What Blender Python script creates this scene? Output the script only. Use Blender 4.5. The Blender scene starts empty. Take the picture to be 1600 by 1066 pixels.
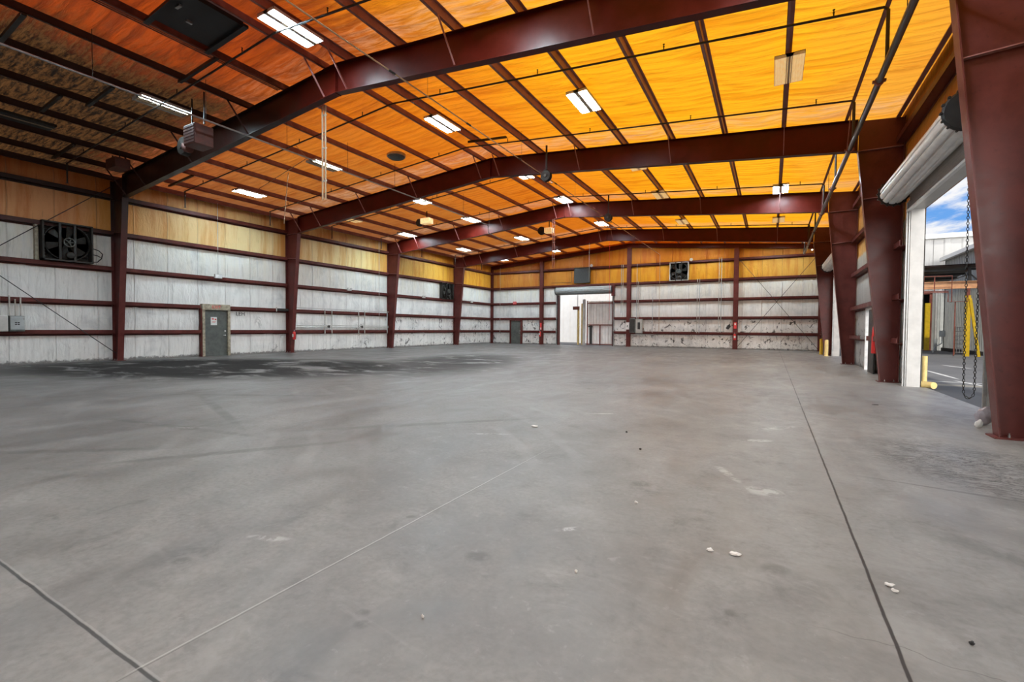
import bpy, bmesh, math, random
from mathutils import Vector, Matrix, noise as mnoise
random.seed(7)
SC = bpy.context.scene
COL = SC.collection
V = Vector

# ------------------------------------------------------------------ frame of the place
XL, XR = -23.10, 3.04          # wall planes
RX, RZ = -10.03, 8.27          # ridge line, top of rafters
SL = 1 / 12.0                  # roof slope
YF, YB = 37.24, -8.0           # far wall, wall behind the camera
FY = [8.49, 16.11, 23.73, 31.35]
GZ = [1.152, 2.297, 3.665, 5.081, 6.518]
zr = lambda x: RZ - abs(x - RX) * SL          # top of rafter / underside of purlins
zroof = lambda x: zr(x) + 0.21

# ------------------------------------------------------------------ node helpers
class NG:
    def __init__(s, name):
        s.m = bpy.data.materials.new(name); s.m.use_nodes = True
        s.t = s.m.node_tree; s.t.nodes.clear()
        s.out = s.t.nodes.new('ShaderNodeOutputMaterial')
    def n(s, typ, ins=None, **at):
        nd = s.t.nodes.new('ShaderNode' + typ)
        for k, v in at.items(): setattr(nd, k, v)
        for k, v in (ins or {}).items():
            sk = nd.inputs[k]
            if isinstance(v, bpy.types.NodeSocket): s.t.links.new(v, sk)
            else:
                if isinstance(v, (tuple, list)) and len(v) == 3 and sk.type == 'RGBA': v = (*v, 1)
                sk.default_value = v
        return nd
    def pos(s): return s.n('NewGeometry').outputs['Position']
    def sep(s, v):
        o = s.n('SeparateXYZ', {0: v}).outputs; return o[0], o[1], o[2]
    def comb(s, x, y, z): return s.n('CombineXYZ', {0: x, 1: y, 2: z}).outputs[0]
    def map(s, v, sc, loc=(0, 0, 0)): return s.n('Mapping', {'Vector': v, 'Scale': sc, 'Location': loc}).outputs[0]
    def noise(s, v, scale, detail=4, rough=.55, dist=0):
        return s.n('TexNoise', {'Vector': v, 'Scale': scale, 'Detail': detail, 'Roughness': rough, 'Distortion': dist}).outputs[0]
    def ma(s, op, a, b=0.0, c=None):
        d = {0: a, 1: b}
        if c is not None: d[2] = c
        return s.n('Math', d, operation=op).outputs[0]
    def ss(s, x, a, b, lo=0., hi=1.):
        return s.n('MapRange', {'Value': x, 'From Min': a, 'From Max': b, 'To Min': lo, 'To Max': hi}, interpolation_type='SMOOTHSTEP').outputs[0]
    def ramp(s, f, stops, interp='LINEAR'):
        nd = s.n('ValToRGB', {0: f}); cr = nd.color_ramp; cr.interpolation = interp
        while len(cr.elements) < len(stops): cr.elements.new(.5)
        for e, (p, c) in zip(cr.elements, stops):
            e.position = p; e.color = (*c, 1) if len(c) == 3 else c
        return nd.outputs[0]
    def mix(s, f, a, b, typ='MIX'):
        nd = s.n('Mix', data_type='RGBA', blend_type=typ)
        for i, v in ((0, f), (6, a), (7, b)):
            sk = nd.inputs[i]
            if isinstance(v, bpy.types.NodeSocket): s.t.links.new(v, sk)
            else: sk.default_value = (*v, 1) if isinstance(v, tuple) else v
        return nd.outputs[2]
    def bump(s, h, strength=.3, dist=.02):
        return s.n('Bump', {'Height': h, 'Strength': strength, 'Distance': dist}).outputs[0]
    def bsdf(s, **k):
        d = {}
        for a, b in k.items(): d[a.replace('_', ' ')] = b
        nd = s.n('BsdfPrincipled', d); s.t.links.new(nd.outputs[0], s.out.inputs[0]); return s.m
    def lobe(s, cx, cy, rx, ry, x, y, ang=0.0, hard=.5):
        """soft ellipse mask in the floor plane"""
        dx = s.ma('SUBTRACT', x, cx); dy = s.ma('SUBTRACT', y, cy)
        c, sn = math.cos(ang), math.sin(ang)
        u = s.ma('ADD', s.ma('MULTIPLY', dx, c / rx), s.ma('MULTIPLY', dy, sn / rx))
        v = s.ma('ADD', s.ma('MULTIPLY', dx, -sn / ry), s.ma('MULTIPLY', dy, c / ry))
        r = s.ma('ADD', s.ma('MULTIPLY', u, u), s.ma('MULTIPLY', v, v))
        return s.ss(r, 1.0, hard * hard if hard else 0.0)

def plain(name, col, rough=.5, metal=0., var=.15, scale=6., bump=0.):
    g = NG(name); p = g.pos()
    f = g.noise(p, scale, 5, .6)
    c = g.mix(g.ss(f, .3, .7), tuple(x * (1 - var) for x in col), tuple(min(1, x * (1 + var)) for x in col))
    k = dict(Base_Color=c, Roughness=g.ss(f, .2, .8, max(0, rough - .08), min(1, rough + .08)), Metallic=metal)
    if bump: k['Normal'] = g.bump(g.noise(p, scale * 8, 3), bump, .01)
    return g.bsdf(**k)

M = {}
def mk_materials():
    # --- concrete floor
    g = NG('concrete'); p = g.pos(); x, y, z = g.sep(p)
    big = g.noise(p, .35, 5, .6, .6); mid = g.noise(g.map(p, (1.0, .45, 1)), 1.7, 6, .62, .8); fine = g.noise(p, 26, 4, .6)
    c = g.ramp(g.ma('ADD', g.ma('MULTIPLY', big, .5), g.ma('MULTIPLY', mid, .5)), [(.34, (.082, .080, .0765)), (.5, (.138, .1345, .129)), (.66, (.212, .207, .199))])
    c = g.mix(g.ss(fine, .35, .7, .0, .35), c, (.085, .083, .081))
    f3 = g.noise(p, 9., 6, .7, .4); c = g.mix(g.ss(f3, .54, .66, 0, .38), c, (.09, .088, .085)); c = g.mix(g.ss(f3, .42, .30, 0, .35), c, (.25, .247, .24))
    sk = g.noise(g.map(p, (.7, 1.7, 1), (1, 4, 0)), 1.5, 7, .68, 1.3); c = g.mix(g.ss(sk, .52, .70, 0, .42), c, (.095, .094, .090)); c = g.mix(g.ss(sk, .44, .30, 0, .25), c, (.24, .238, .232))
    bz = g.noise(p, 2.8, 5, .7, .5); c = g.mix(g.ss(bz, .58, .70, 0, .5), c, (.075, .074, .071))
    # paler toward the right-hand doors: door daylight put into the floor colour
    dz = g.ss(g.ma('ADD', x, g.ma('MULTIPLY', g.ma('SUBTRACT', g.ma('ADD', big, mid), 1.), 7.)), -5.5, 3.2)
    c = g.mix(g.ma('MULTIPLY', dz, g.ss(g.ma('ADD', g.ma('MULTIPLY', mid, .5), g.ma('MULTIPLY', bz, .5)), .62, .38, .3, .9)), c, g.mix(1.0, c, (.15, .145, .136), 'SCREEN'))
    # swept arcs of dust and old wheel tracks
    arc = g.n('TexWave', {'Vector': g.map(p, (1, 1, 1), (14, 6, 0)), 'Scale': .55, 'Distortion': 5., 'Detail': 3., 'Detail Scale': .7}, wave_type='RINGS', rings_direction='Z').outputs[1]
    c = g.mix(g.ma('MULTIPLY', g.ss(arc, .7, 1.), g.ss(g.noise(p, .5, 3), .45, .7, 0, .30)), c, (.27, .267, .26))
    # black spill along the left side of the hall
    sp = g.noise(g.map(p, (.55, 1., 1), (3, 1, 0)), .8, 6, .66, 1.)
    spill = g.lobe(-16.5, 9.2, 8.4, 4.8, x, y, .45, .55)
    spill2 = g.lobe(-11.5, 15.5, 3.4, 7.5, x, y, .35, .2)
    sm = g.ma('MULTIPLY', g.ma('MAXIMUM', spill, g.ma('MULTIPLY', spill2, .75)), g.ss(sp, .33, .50))
    c = g.mix(g.ma('MULTIPLY', sm, .88), c, (.012, .0115, .011))
    sp3 = g.lobe(-14.5, 30., 6.2, 5.5, x, y, 0., .3)
    c = g.mix(g.ma('MULTIPLY', sp3, g.ss(g.noise(g.map(p, (.5, 1, 1)), .9, 5, .6, .5), .46, .6, 0, .62)), c, (.03, .029, .028))
    # rubber tyre marks on the left
    for (cx, cy, rx, ry, a) in ((-6.9, 2.0, 1.5, .10, .65), (-7.3, 3.3, 2.2, .10, .15), (-5.2, 3.0, 1.7, .10, .95), (-9.3, 5.6, 2.6, .12, .5), (-8.2, 4.4, 2.4, .11, -.35), (-4.4, 5.2, 2.1, .12, .8)):
        c = g.mix(g.ma('MULTIPLY', g.lobe(cx, cy, rx, ry, x, y, a, .3), g.ss(mid, .25, .6, .25, .55)), c, (.055, .054, .052))
    # white scuffs of paint / plaster
    for (cx, cy, rx, ry, a) in ((-7.0, 3.35, .35, .05, .55), (-7.75, 3.2, .30, .03, .5), (-2.9, 1.85, .22, .05, .4), (-.35, 4.95, .35, .06, -1.1), (-.02, 4.55, .22, .16, 0.), (-.15, 6.6, .30, .10, .5), (.1, 7.6, .5, .10, .9), (-1.2, 3.0, .14, .04, .7), (-2.4, 7.4, .3, .05, .6), (-3.2, 5.2, .35, .04, .5)):
        c = g.mix(g.ma('MULTIPLY', g.lobe(cx, cy, rx, ry, x, y, a, .2), g.ss(g.noise(p, 7, 5, .7, 1.), .42, .6, 0, .8)), c, (.38, .375, .365))
    # scraped black patch by the near column, with dark gouges
    scr = g.noise(g.map(p, (1.2, 4.2, 1), (2, 7, 0)), 1.9, 7, .72, 2.4)
    scr = g.ma('ABSOLUTE', g.ma('SUBTRACT', scr, .5))
    pm = g.lobe(1.9, 6.5, 1.05, 1.6, x, y, .25, .45)
    c = g.mix(g.ma('MULTIPLY', pm, g.ss(scr, .05, .008, 0, .9)), c, (.02, .019, .018))
    c = g.mix(g.ma('MULTIPLY', g.lobe(1.55, 5.4, 1.0, .03, x, y, -.15, .2), .55), c, (.04, .039, .037))
    c = g.mix(g.ma('MULTIPLY', g.lobe(1.35, 4.1, .5, .25, x, y, -.3, .2), g.ss(mid, .45, .6, 0, .5)), c, (.07, .069, .067))
    # round oil drips
    for (cx, cy, r) in ((-1.72, 1.60, .045), (-1.66, 1.53, .05), (-.72, 1.62, .03), (-.61, 1.52, .035), (-1.55, 2.35, .10), (-3.05, 1.42, .07), (.12, 1.63, .05), (-2.3, 2.6, .05), (-.15, 2.5, .05), (.05, 3.1, .10), (-1.0, 4.2, .12), (.95, 1.7, .03)):
        c = g.mix(g.ma('MULTIPLY', g.lobe(cx, cy, r, r * .8, x, y, .4, .3), g.ss(g.noise(p, 18, 3), .3, .55, .1, .5)), c, (.055, .053, .05))
    # sawn joints: dark cut lines, some filled pale
    wob = g.ma('MULTIPLY', g.ma('SUBTRACT', g.noise(p, 5, 3), .5), .012)
    def joint(co, at, w, mask, colr, amt, cc):
        d = g.ma('ABSOLUTE', g.ma('ADD', g.ma('SUBTRACT', co, at), wob))
        f = g.ma('MULTIPLY', g.ss(d, w, w * .45), amt)
        if mask is not None: f = g.ma('MULTIPLY', f, mask)
        return g.mix(f, cc, colr)
    c = joint(x, .515, .011, None, (.012, .011, .011), .95, c)
    c = joint(y, .878, .010, g.ss(x, -1.9, -2.1), (.014, .013, .012), .9, c)
    c = joint(y, .892, .006, g.ss(x, -1.9, -2.2), (.35, .34, .33), .35, c)
    c = joint(x, -2.235, .006, g.ma('MULTIPLY', g.ss(y, .80, .9), g.ss(y, 5.5, 3.4)), (.42, .41, .39), .6, c)
    c = joint(x, -2.222, .004, g.ss(y, 6.0, 3.4), (.05, .048, .046), .5, c)
    c = joint(x, -12.2, .012, None, (.03, .029, .028), .6, c)
    crack = g.noise(g.map(p, (1, 1, 1), (0, .0, 0)), 1.3, 5, .6, .4)
    c = joint(g.ma('ADD', y, g.ma('MULTIPLY', crack, .35)), 2.75, .004, g.ss(x, .1, .4), (.05, .049, .047), .5, c)
    c = joint(y, 16.1, .012, None, (.045, .044, .043), .5, c)
    c = joint(y, 23.7, .012, None, (.045, .044, .043), .4, c)
    rgh = g.ma('ADD', g.ma('ADD', g.ss(mid, .3, .7, .33, .52), g.ma('MULTIPLY', fine, .08)), g.ma('MULTIPLY', sm, .5))
    spec = g.ma('MULTIPLY', g.ma('SUBTRACT', 1., g.ma('MULTIPLY', sm, .85)), .42)
    bh = g.ma('ADD', g.ma('MULTIPLY', mid, .6), g.ma('MULTIPLY', fine, .08))
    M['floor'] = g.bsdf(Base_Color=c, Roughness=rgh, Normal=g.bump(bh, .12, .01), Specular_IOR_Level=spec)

    # --- vinyl-faced wall insulation, white below, nicotine-orange stained above
    def liner(name, axis, ramp_stops, u0, u1, zs=5.06, grime=1., tone=1., wr=(.40, .55)):
        g = NG(name); p = g.pos(); x, y, z = g.sep(p)
        u = y if axis == 'y' else x
        q = g.comb(u, g.ma('MULTIPLY', z, .09), 0.)
        st = g.noise(q, 2.4, 6, .62); st2 = g.noise(q, 9., 5, .6)
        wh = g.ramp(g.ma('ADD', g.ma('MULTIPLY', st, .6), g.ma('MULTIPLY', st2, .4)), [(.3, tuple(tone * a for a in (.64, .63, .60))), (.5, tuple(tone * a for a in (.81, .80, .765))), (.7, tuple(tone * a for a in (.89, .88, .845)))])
        blot = g.noise(p, .9, 5, .65, .4)
        wh = g.mix(g.ss(blot, .48, .72, 0, .5), wh, (.42, .425, .42))
        wh = g.mix(g.ss(st2, .58, .76, 0, .32), wh, (.38, .375, .35))
        wh = g.mix(g.ma('MULTIPLY', g.ss(g.noise(g.comb(u, g.ma('MULTIPLY', z, .06), 0.), 14, 5, .65), .55, .68), .4), wh, (.30, .285, .25))
        # yellowing that grows upward
        wh = g.mix(g.ma('MULTIPLY', g.ss(z, 2.6, 5.0), g.ss(st, .35, .65, .12, .45)), wh, (.66, .56, .36))
        # black scuffing low down
        sc = g.noise(g.map(p, (1, 1, .8)), 2.6, 7, .7, 1.1)
        wear = g.ss(g.noise(g.map(p, (1, 1, .3)), .55, 3), wr[0], wr[1])
        low = g.ma('MULTIPLY', g.ss(z, 2.35, 2.0), g.ma('MULTIPLY', g.ss(sc, .565, .61), wear))
        if axis == 'y' and grime == 1.: wear = g.ma('MULTIPLY', wear, g.ss(u, 12.5, 14.5, .12, 1.)); low = g.ma('MULTIPLY', low, g.ss(u, 12.5, 14.5, .12, 1.))
        wh = g.mix(g.ma('MULTIPLY', low, .8 * grime), wh, (.035, .033, .03))
        sp = g.noise(p, 6.5, 5, .7, .6)
        wh = g.mix(g.ma('MULTIPLY', g.ma('MULTIPLY', g.ss(z, 2.3, .6), wear), g.ss(sp, .55, .68, 0, .55 * grime)), wh, (.17, .165, .15))
        wh = g.mix(g.ss(g.ma('ADD', z, g.ma('MULTIPLY', g.ma('SUBTRACT', sp, .5), .35)), .14, .05, 0, .8), wh, (.10, .095, .09))
        # stain
        us = g.n('MapRange', {'Value': u, 'From Min': u0, 'From Max': u1}).outputs[0]
        orange = g.ramp(us, ramp_stops)
        deep = g.mix(1.0, orange, (.78, .50, .28), 'MULTIPLY')
        og = g.mix(g.ss(st, .44, .64, 0, .7), orange, deep)
        og = g.mix(g.ss(st2, .62, .72, 0, .35), og, (.10, .06, .03))
        drip = g.ma('MULTIPLY', g.ma('SUBTRACT', st2, .5), .35)
        cold = g.noise(p, .8, 4, .6)
        if axis == 'y':
            fe = None
            for fy in FY:
                d_ = g.ma('ABSOLUTE', g.ma('SUBTRACT', g.ma('ADD', u, g.ma('MULTIPLY', g.ma('SUBTRACT', st, .5), 1.6)), fy)); e_ = g.ss(d_, 1.5, .1); fe = e_ if fe is None else g.ma('MAXIMUM', fe, e_)
            og = g.mix(g.ma('MULTIPLY', fe, .75), og, (.62, .24, .03))
        og = g.mix(g.ss(z, 6.45, 6.6, 0, .7), og, g.mix(1.0, og, (.72, .48, .28), 'MULTIPLY'))
        mk = g.ss(g.ma('ADD', z, drip), zs - .06, zs + .06)
        c = g.mix(mk, wh, og)
        seam = g.ma('ABSOLUTE', g.ma('SUBTRACT', g.ma('FRACT', g.ma('DIVIDE', u, 1.22)), .5))
        c = g.mix(g.ss(seam, .012, .004, 0, .28), c, (.16, .15, .13))
        h = g.ma('ADD', g.ma('MULTIPLY', g.noise(g.comb(u, g.ma('MULTIPLY', z, .3), 0.), 5, 5, .6, .6), 1.), g.ma('MULTIPLY', g.ss(seam, .03, 0), .4))
        return g.bsdf(Base_Color=c, Roughness=.5, Specular_IOR_Level=.25, Normal=g.bump(h, .8, .07))
    M['liner_left'] = liner('stained_liner_left', 'y', [(0, (.62, .31, .13)), (.20, (.66, .30, .12)), (.26, (.80, .52, .22)), (.38, (.86, .66, .34)), (.58, (.86, .66, .30)), (.66, (.84, .54, .14)), (.84, (.82, .42, .04)), (1, (.76, .36, .04))], 0, 37)
    M['liner_far'] = liner('stained_liner_far', 'x', [(0, (.58, .25, .04)), (.2, (.50, .20, .03)), (.36, (.62, .26, .025)), (.52, (.78, .36, .02)), (.78, (.78, .38, .03)), (1, (.70, .42, .10))], -23, 3, grime=1.15, wr=(.28, .42))
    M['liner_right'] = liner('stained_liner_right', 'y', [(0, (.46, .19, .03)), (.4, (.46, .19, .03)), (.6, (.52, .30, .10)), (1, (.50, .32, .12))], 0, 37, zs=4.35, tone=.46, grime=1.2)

    # --- roof insulation: stained vinyl, made translucent to brighten the ceiling, no roof skin above
    g = NG('roof_liner'); p = g.pos(); x, y, z = g.sep(p)
    q = g.comb(g.ma('MULTIPLY', x, .16), y, 0.)
    st = g.noise(q, 3.0, 6, .62, .6); st2 = g.noise(q, 11., 5, .6, .5); bl = g.noise(p, .28, 4, .6, .5)
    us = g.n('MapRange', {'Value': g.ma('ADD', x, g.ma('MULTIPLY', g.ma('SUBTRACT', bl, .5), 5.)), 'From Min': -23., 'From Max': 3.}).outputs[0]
    c = g.ramp(us, [(0, (.26, .09, .028)), (.26, (.45, .14, .018)), (.45, (.64, .165, .008)), (.58, (.80, .24, .008)), (.72, (.95, .385, .008)), (.9, (.96, .41, .012)), (1, (.84, .35, .03))])  # yellow right to brown left: stain plus light falloff put into the colour
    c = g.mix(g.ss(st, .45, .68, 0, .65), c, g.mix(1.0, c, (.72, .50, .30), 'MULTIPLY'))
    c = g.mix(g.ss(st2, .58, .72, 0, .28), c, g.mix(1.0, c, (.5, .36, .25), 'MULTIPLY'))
    # pale, cleaner bands where the blanket is pulled tight against the frames
    for fy in FY:
        d = g.ma('ABSOLUTE', g.ma('SUBTRACT', y, fy - .45))
        c = g.mix(g.ma('MULTIPLY', g.ss(d, .75, .1), g.ss(st2, .4, .6, .1, .5)), c, g.mix(.55, c, (.80, .55, .36)))
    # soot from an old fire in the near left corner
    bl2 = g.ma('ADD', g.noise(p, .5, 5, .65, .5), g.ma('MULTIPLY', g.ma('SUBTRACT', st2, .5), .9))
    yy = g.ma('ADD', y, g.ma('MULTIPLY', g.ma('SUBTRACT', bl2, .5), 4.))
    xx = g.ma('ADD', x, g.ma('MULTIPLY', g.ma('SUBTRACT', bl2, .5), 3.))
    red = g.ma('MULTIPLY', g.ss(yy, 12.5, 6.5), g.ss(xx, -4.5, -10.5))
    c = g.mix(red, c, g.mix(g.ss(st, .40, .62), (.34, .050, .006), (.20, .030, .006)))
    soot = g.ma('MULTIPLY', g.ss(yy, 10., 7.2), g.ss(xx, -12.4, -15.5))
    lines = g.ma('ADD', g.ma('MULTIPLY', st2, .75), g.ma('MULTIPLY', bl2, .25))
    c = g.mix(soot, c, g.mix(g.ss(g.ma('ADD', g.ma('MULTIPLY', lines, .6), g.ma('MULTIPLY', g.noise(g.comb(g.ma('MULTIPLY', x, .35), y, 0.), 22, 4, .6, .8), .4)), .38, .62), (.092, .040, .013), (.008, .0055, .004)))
    fold = g.n('TexWave', {'Vector': g.comb(g.ma('MULTIPLY', x, .05), g.ma('ADD', y, g.ma('MULTIPLY', st, .5)), 0.), 'Scale': 1.1, 'Distortion': 2., 'Detail': 2.}, bands_direction='Y').outputs[1]
    h = g.ma('ADD', g.ma('MULTIPLY', st, 1.), g.ma('ADD', g.ma('MULTIPLY', st2, .4), g.ma('MULTIPLY', fold, .35)))
    nrm = g.bump(h, .55, .07)
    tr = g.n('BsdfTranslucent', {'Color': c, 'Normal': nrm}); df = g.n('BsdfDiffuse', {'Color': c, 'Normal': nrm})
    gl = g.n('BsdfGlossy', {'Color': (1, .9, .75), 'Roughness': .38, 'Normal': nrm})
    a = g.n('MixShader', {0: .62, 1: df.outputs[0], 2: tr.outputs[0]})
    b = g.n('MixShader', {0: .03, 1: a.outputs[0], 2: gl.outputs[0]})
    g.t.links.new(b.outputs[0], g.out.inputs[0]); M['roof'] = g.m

    # --- red oxide primer on the steel
    def primer(name, a, b, rough=.38, spec=.22):
        g = NG(name); p = g.pos()
        f = g.noise(p, 2.2, 6, .62, .3); f2 = g.noise(p, 14., 4, .6)
        c = g.mix(g.ss(f, .3, .7), a, b)
        c = g.mix(g.ss(f2, .60, .75, 0, .4), c, tuple(v * .45 for v in a))
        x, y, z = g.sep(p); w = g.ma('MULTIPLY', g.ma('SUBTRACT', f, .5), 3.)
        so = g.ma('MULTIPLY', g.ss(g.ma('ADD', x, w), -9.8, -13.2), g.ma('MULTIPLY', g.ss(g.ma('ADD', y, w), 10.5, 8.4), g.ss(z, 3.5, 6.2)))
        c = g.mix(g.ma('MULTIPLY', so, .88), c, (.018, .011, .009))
        return g.bsdf(Base_Color=c, Roughness=g.ss(f, .3, .7, rough - .04, rough + .12), Specular_IOR_Level=spec, Normal=g.bump(f2, .06, .01))
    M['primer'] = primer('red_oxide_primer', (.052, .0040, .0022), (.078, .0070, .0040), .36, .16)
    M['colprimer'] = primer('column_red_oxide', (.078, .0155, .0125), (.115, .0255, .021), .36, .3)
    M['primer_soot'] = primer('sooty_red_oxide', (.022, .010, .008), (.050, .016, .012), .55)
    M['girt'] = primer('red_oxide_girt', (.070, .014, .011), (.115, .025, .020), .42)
    M['purlin'] = primer('purlin_primer', (.24, .10, .092), (.34, .165, .15), .42)
    M['white_paint'] = plain('white_enamel', (.74, .74, .72), .35)
    M['jamb'] = plain('pale_jamb_paint', (.52, .505, .475), .4, 0, .1, 3)
    M['slat'] = plain('grey_white_slat', (.74, .735, .71), .35, .1, .10, 3)
    M['reflector'] = plain('worn_white_reflector', (.62, .63, .62), .4, 0, .06)
    M['curtain'] = plain('grey_brown_slats', (.33, .30, .27), .4, .2, .15, 3)
    M['steel'] = plain('dull_steel', (.38, .38, .37), .4, .8, .2)
    M['galv'] = plain('galvanised_conduit', (.52, .51, .47), .42, .55, .15)
    M['tanpipe'] = plain('tan_conduit', (.46, .32, .19), .5, 0, .1, 1.5)
    M['blackpipe'] = plain('black_pipe', (.030, .022, .018), .5, .2, .3)
    M['mainpipe'] = plain('dark_steel_pipe', (.085, .078, .074), .35, .7, .25)
    M['black'] = plain('black_metal', (.014, .013, .012), .5, .1, .3)
    M['char'] = plain('charred_metal', (.024, .021, .017), .65, .1, .6, 12)
    M['doorgrey'] = plain('grey_green_door', (.085, .092, .084), .5, 0, .22, 5)
    M['frametan'] = plain('worn_tan_frame', (.33, .29, .21), .55, 0, .35, 9)
    M['panelgrey'] = plain('panel_grey', (.40, .43, .43), .4, .2, .1)
    M['paneldark'] = plain('panel_dark_grey', (.10, .11, .10), .5, .1, .25)
    M['paper'] = plain('paper', (.66, .65, .62), .7, 0, .06)
    M['red'] = plain('red_paint', (.62, .025, .022), .32, 0, .1)
    M['signred'] = plain('sign_red', (.70, .05, .05), .4, 0, .05)
    M['yellow'] = plain('safety_yellow', (.66, .43, .012), .42, 0, .12, 5)
    M['paleyellow'] = plain('faded_yellow', (.74, .56, .22), .5, 0, .12, 5)
    M['orange'] = plain('orange_beam', (.62, .33, .16), .5, 0, .12, 4)
    M['rust'] = plain('rust_red_steel', (.20, .055, .035), .6, 0, .3, 5)
    M['brownroof'] = plain('brown_sheet', (.055, .030, .026), .5, .2, .2, 4)
    M['mast'] = plain('black_mast', (.02, .018, .016), .6)
    M['heater'] = plain('heater_red', (.085, .024, .016), .6, .1, .3, 6)
    g = NG('amber_lens'); p = g.pos(); f = g.noise(g.map(p, (3, .6, 1)), 9, 4, .6)
    c = g.mix(g.ss(f, .35, .65), (.80, .52, .20), (.90, .70, .40))
    M['amber'] = g.bsdf(Base_Color=c, Roughness=.4, Emission_Color=(1, .62, .25, 1), Emission_Strength=.55)
    M['whitebld'] = plain('white_cladding', (.40, .393, .375), .5, 0, .05, 2)
    M['annex'] = plain('bright_white_cladding', (.90, .89, .85), .5, 0, .03, 2)
    M['gatesheet'] = plain('pale_gate_sheet', (.88, .87, .84), .5, 0, .08, 2)
    M['greybld'] = plain('grey_cladding', (.34, .345, .32), .5, .1, .10, 2)
    M['lidtrim'] = plain('pale_trim', (.74, .73, .69), .45, 0, .06)
    M['dark_inside'] = plain('dark_interior', (.02, .02, .022), .9)
    M['cloth'] = plain('grey_mauve_plastic', (.33, .29, .31), .5, 0, .2, 8)
    M['ink'] = plain('black_ink', (.03, .028, .026), .7)
    # asphalt yard with painted bay lines
    g = NG('asphalt'); p = g.pos(); x, y, z = g.sep(p)
    f = g.noise(p, 60, 3, .6); b = g.noise(p, .5, 5, .6)
    c = g.ramp(g.ma('ADD', g.ma('MULTIPLY', f, .35), g.ma('MULTIPLY', b, .65)), [(.35, (.085, .087, .09)), (.62, (.14, .14, .14))])
    c = g.mix(g.ma('MULTIPLY', g.ss(y, 16.35, 16.0), g.ss(x, 12.5, 12.)), c, (.06, .063, .068))
    kerb = g.ma('MULTIPLY', g.ss(g.ma('ABSOLUTE', g.ma('SUBTRACT', y, 16.55)), .22, .16), g.ss(x, 3., 3.1))
    c = g.mix(g.ma('MULTIPLY', kerb, .55), c, (.30, .27, .20))
    def seg(x0, y0, x1, y1, w):
        L = math.hypot(x1 - x0, y1 - y0)
        return g.lobe((x0 + x1) / 2, (y0 + y1) / 2, L / 2, w, x, y, math.atan2(y1 - y0, x1 - x0), .8)
    for sg in ((5.02, 22.6, 4.98, 18.6, .07), (6.4, 26.4, 6.85, 24.2, .09), (4.7, 18.3, 5.1, 15.9, .06), (3.4, 17.7, 5.6, 17.5, .07), (9., 28., 9.2, 22., .07)):
        c = g.mix(g.ma('MULTIPLY', seg(*sg), .75), c, (.62, .62, .60))
    M['asphalt'] = g.bsdf(Base_Color=c, Roughness=.85, Normal=g.bump(f, .2, .01))
    # tubes
    def lamp(name, col, st):
        g = NG(name); e = g.n('Emission', {'Color': col, 'Strength': st})
        g.t.links.new(e.outputs[0], g.out.inputs[0]); return g.m
    M['tube'] = lamp('lit_tube', (.69, .89, 1.0), TUBE)
    M['tube_off'] = plain('dead_tube', (.80, .62, .36), .3, 0, .1, 20)
    M['spark'] = lamp('small_lamp', (1, .97, .9), 12.)

SKY_FILL = 11.
TUBE, SKY, SUN, SUNDIR, EXPO = 345., 1.0, 3.35, (-.12, -.5, .86), 0.
mk_materials()

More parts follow.
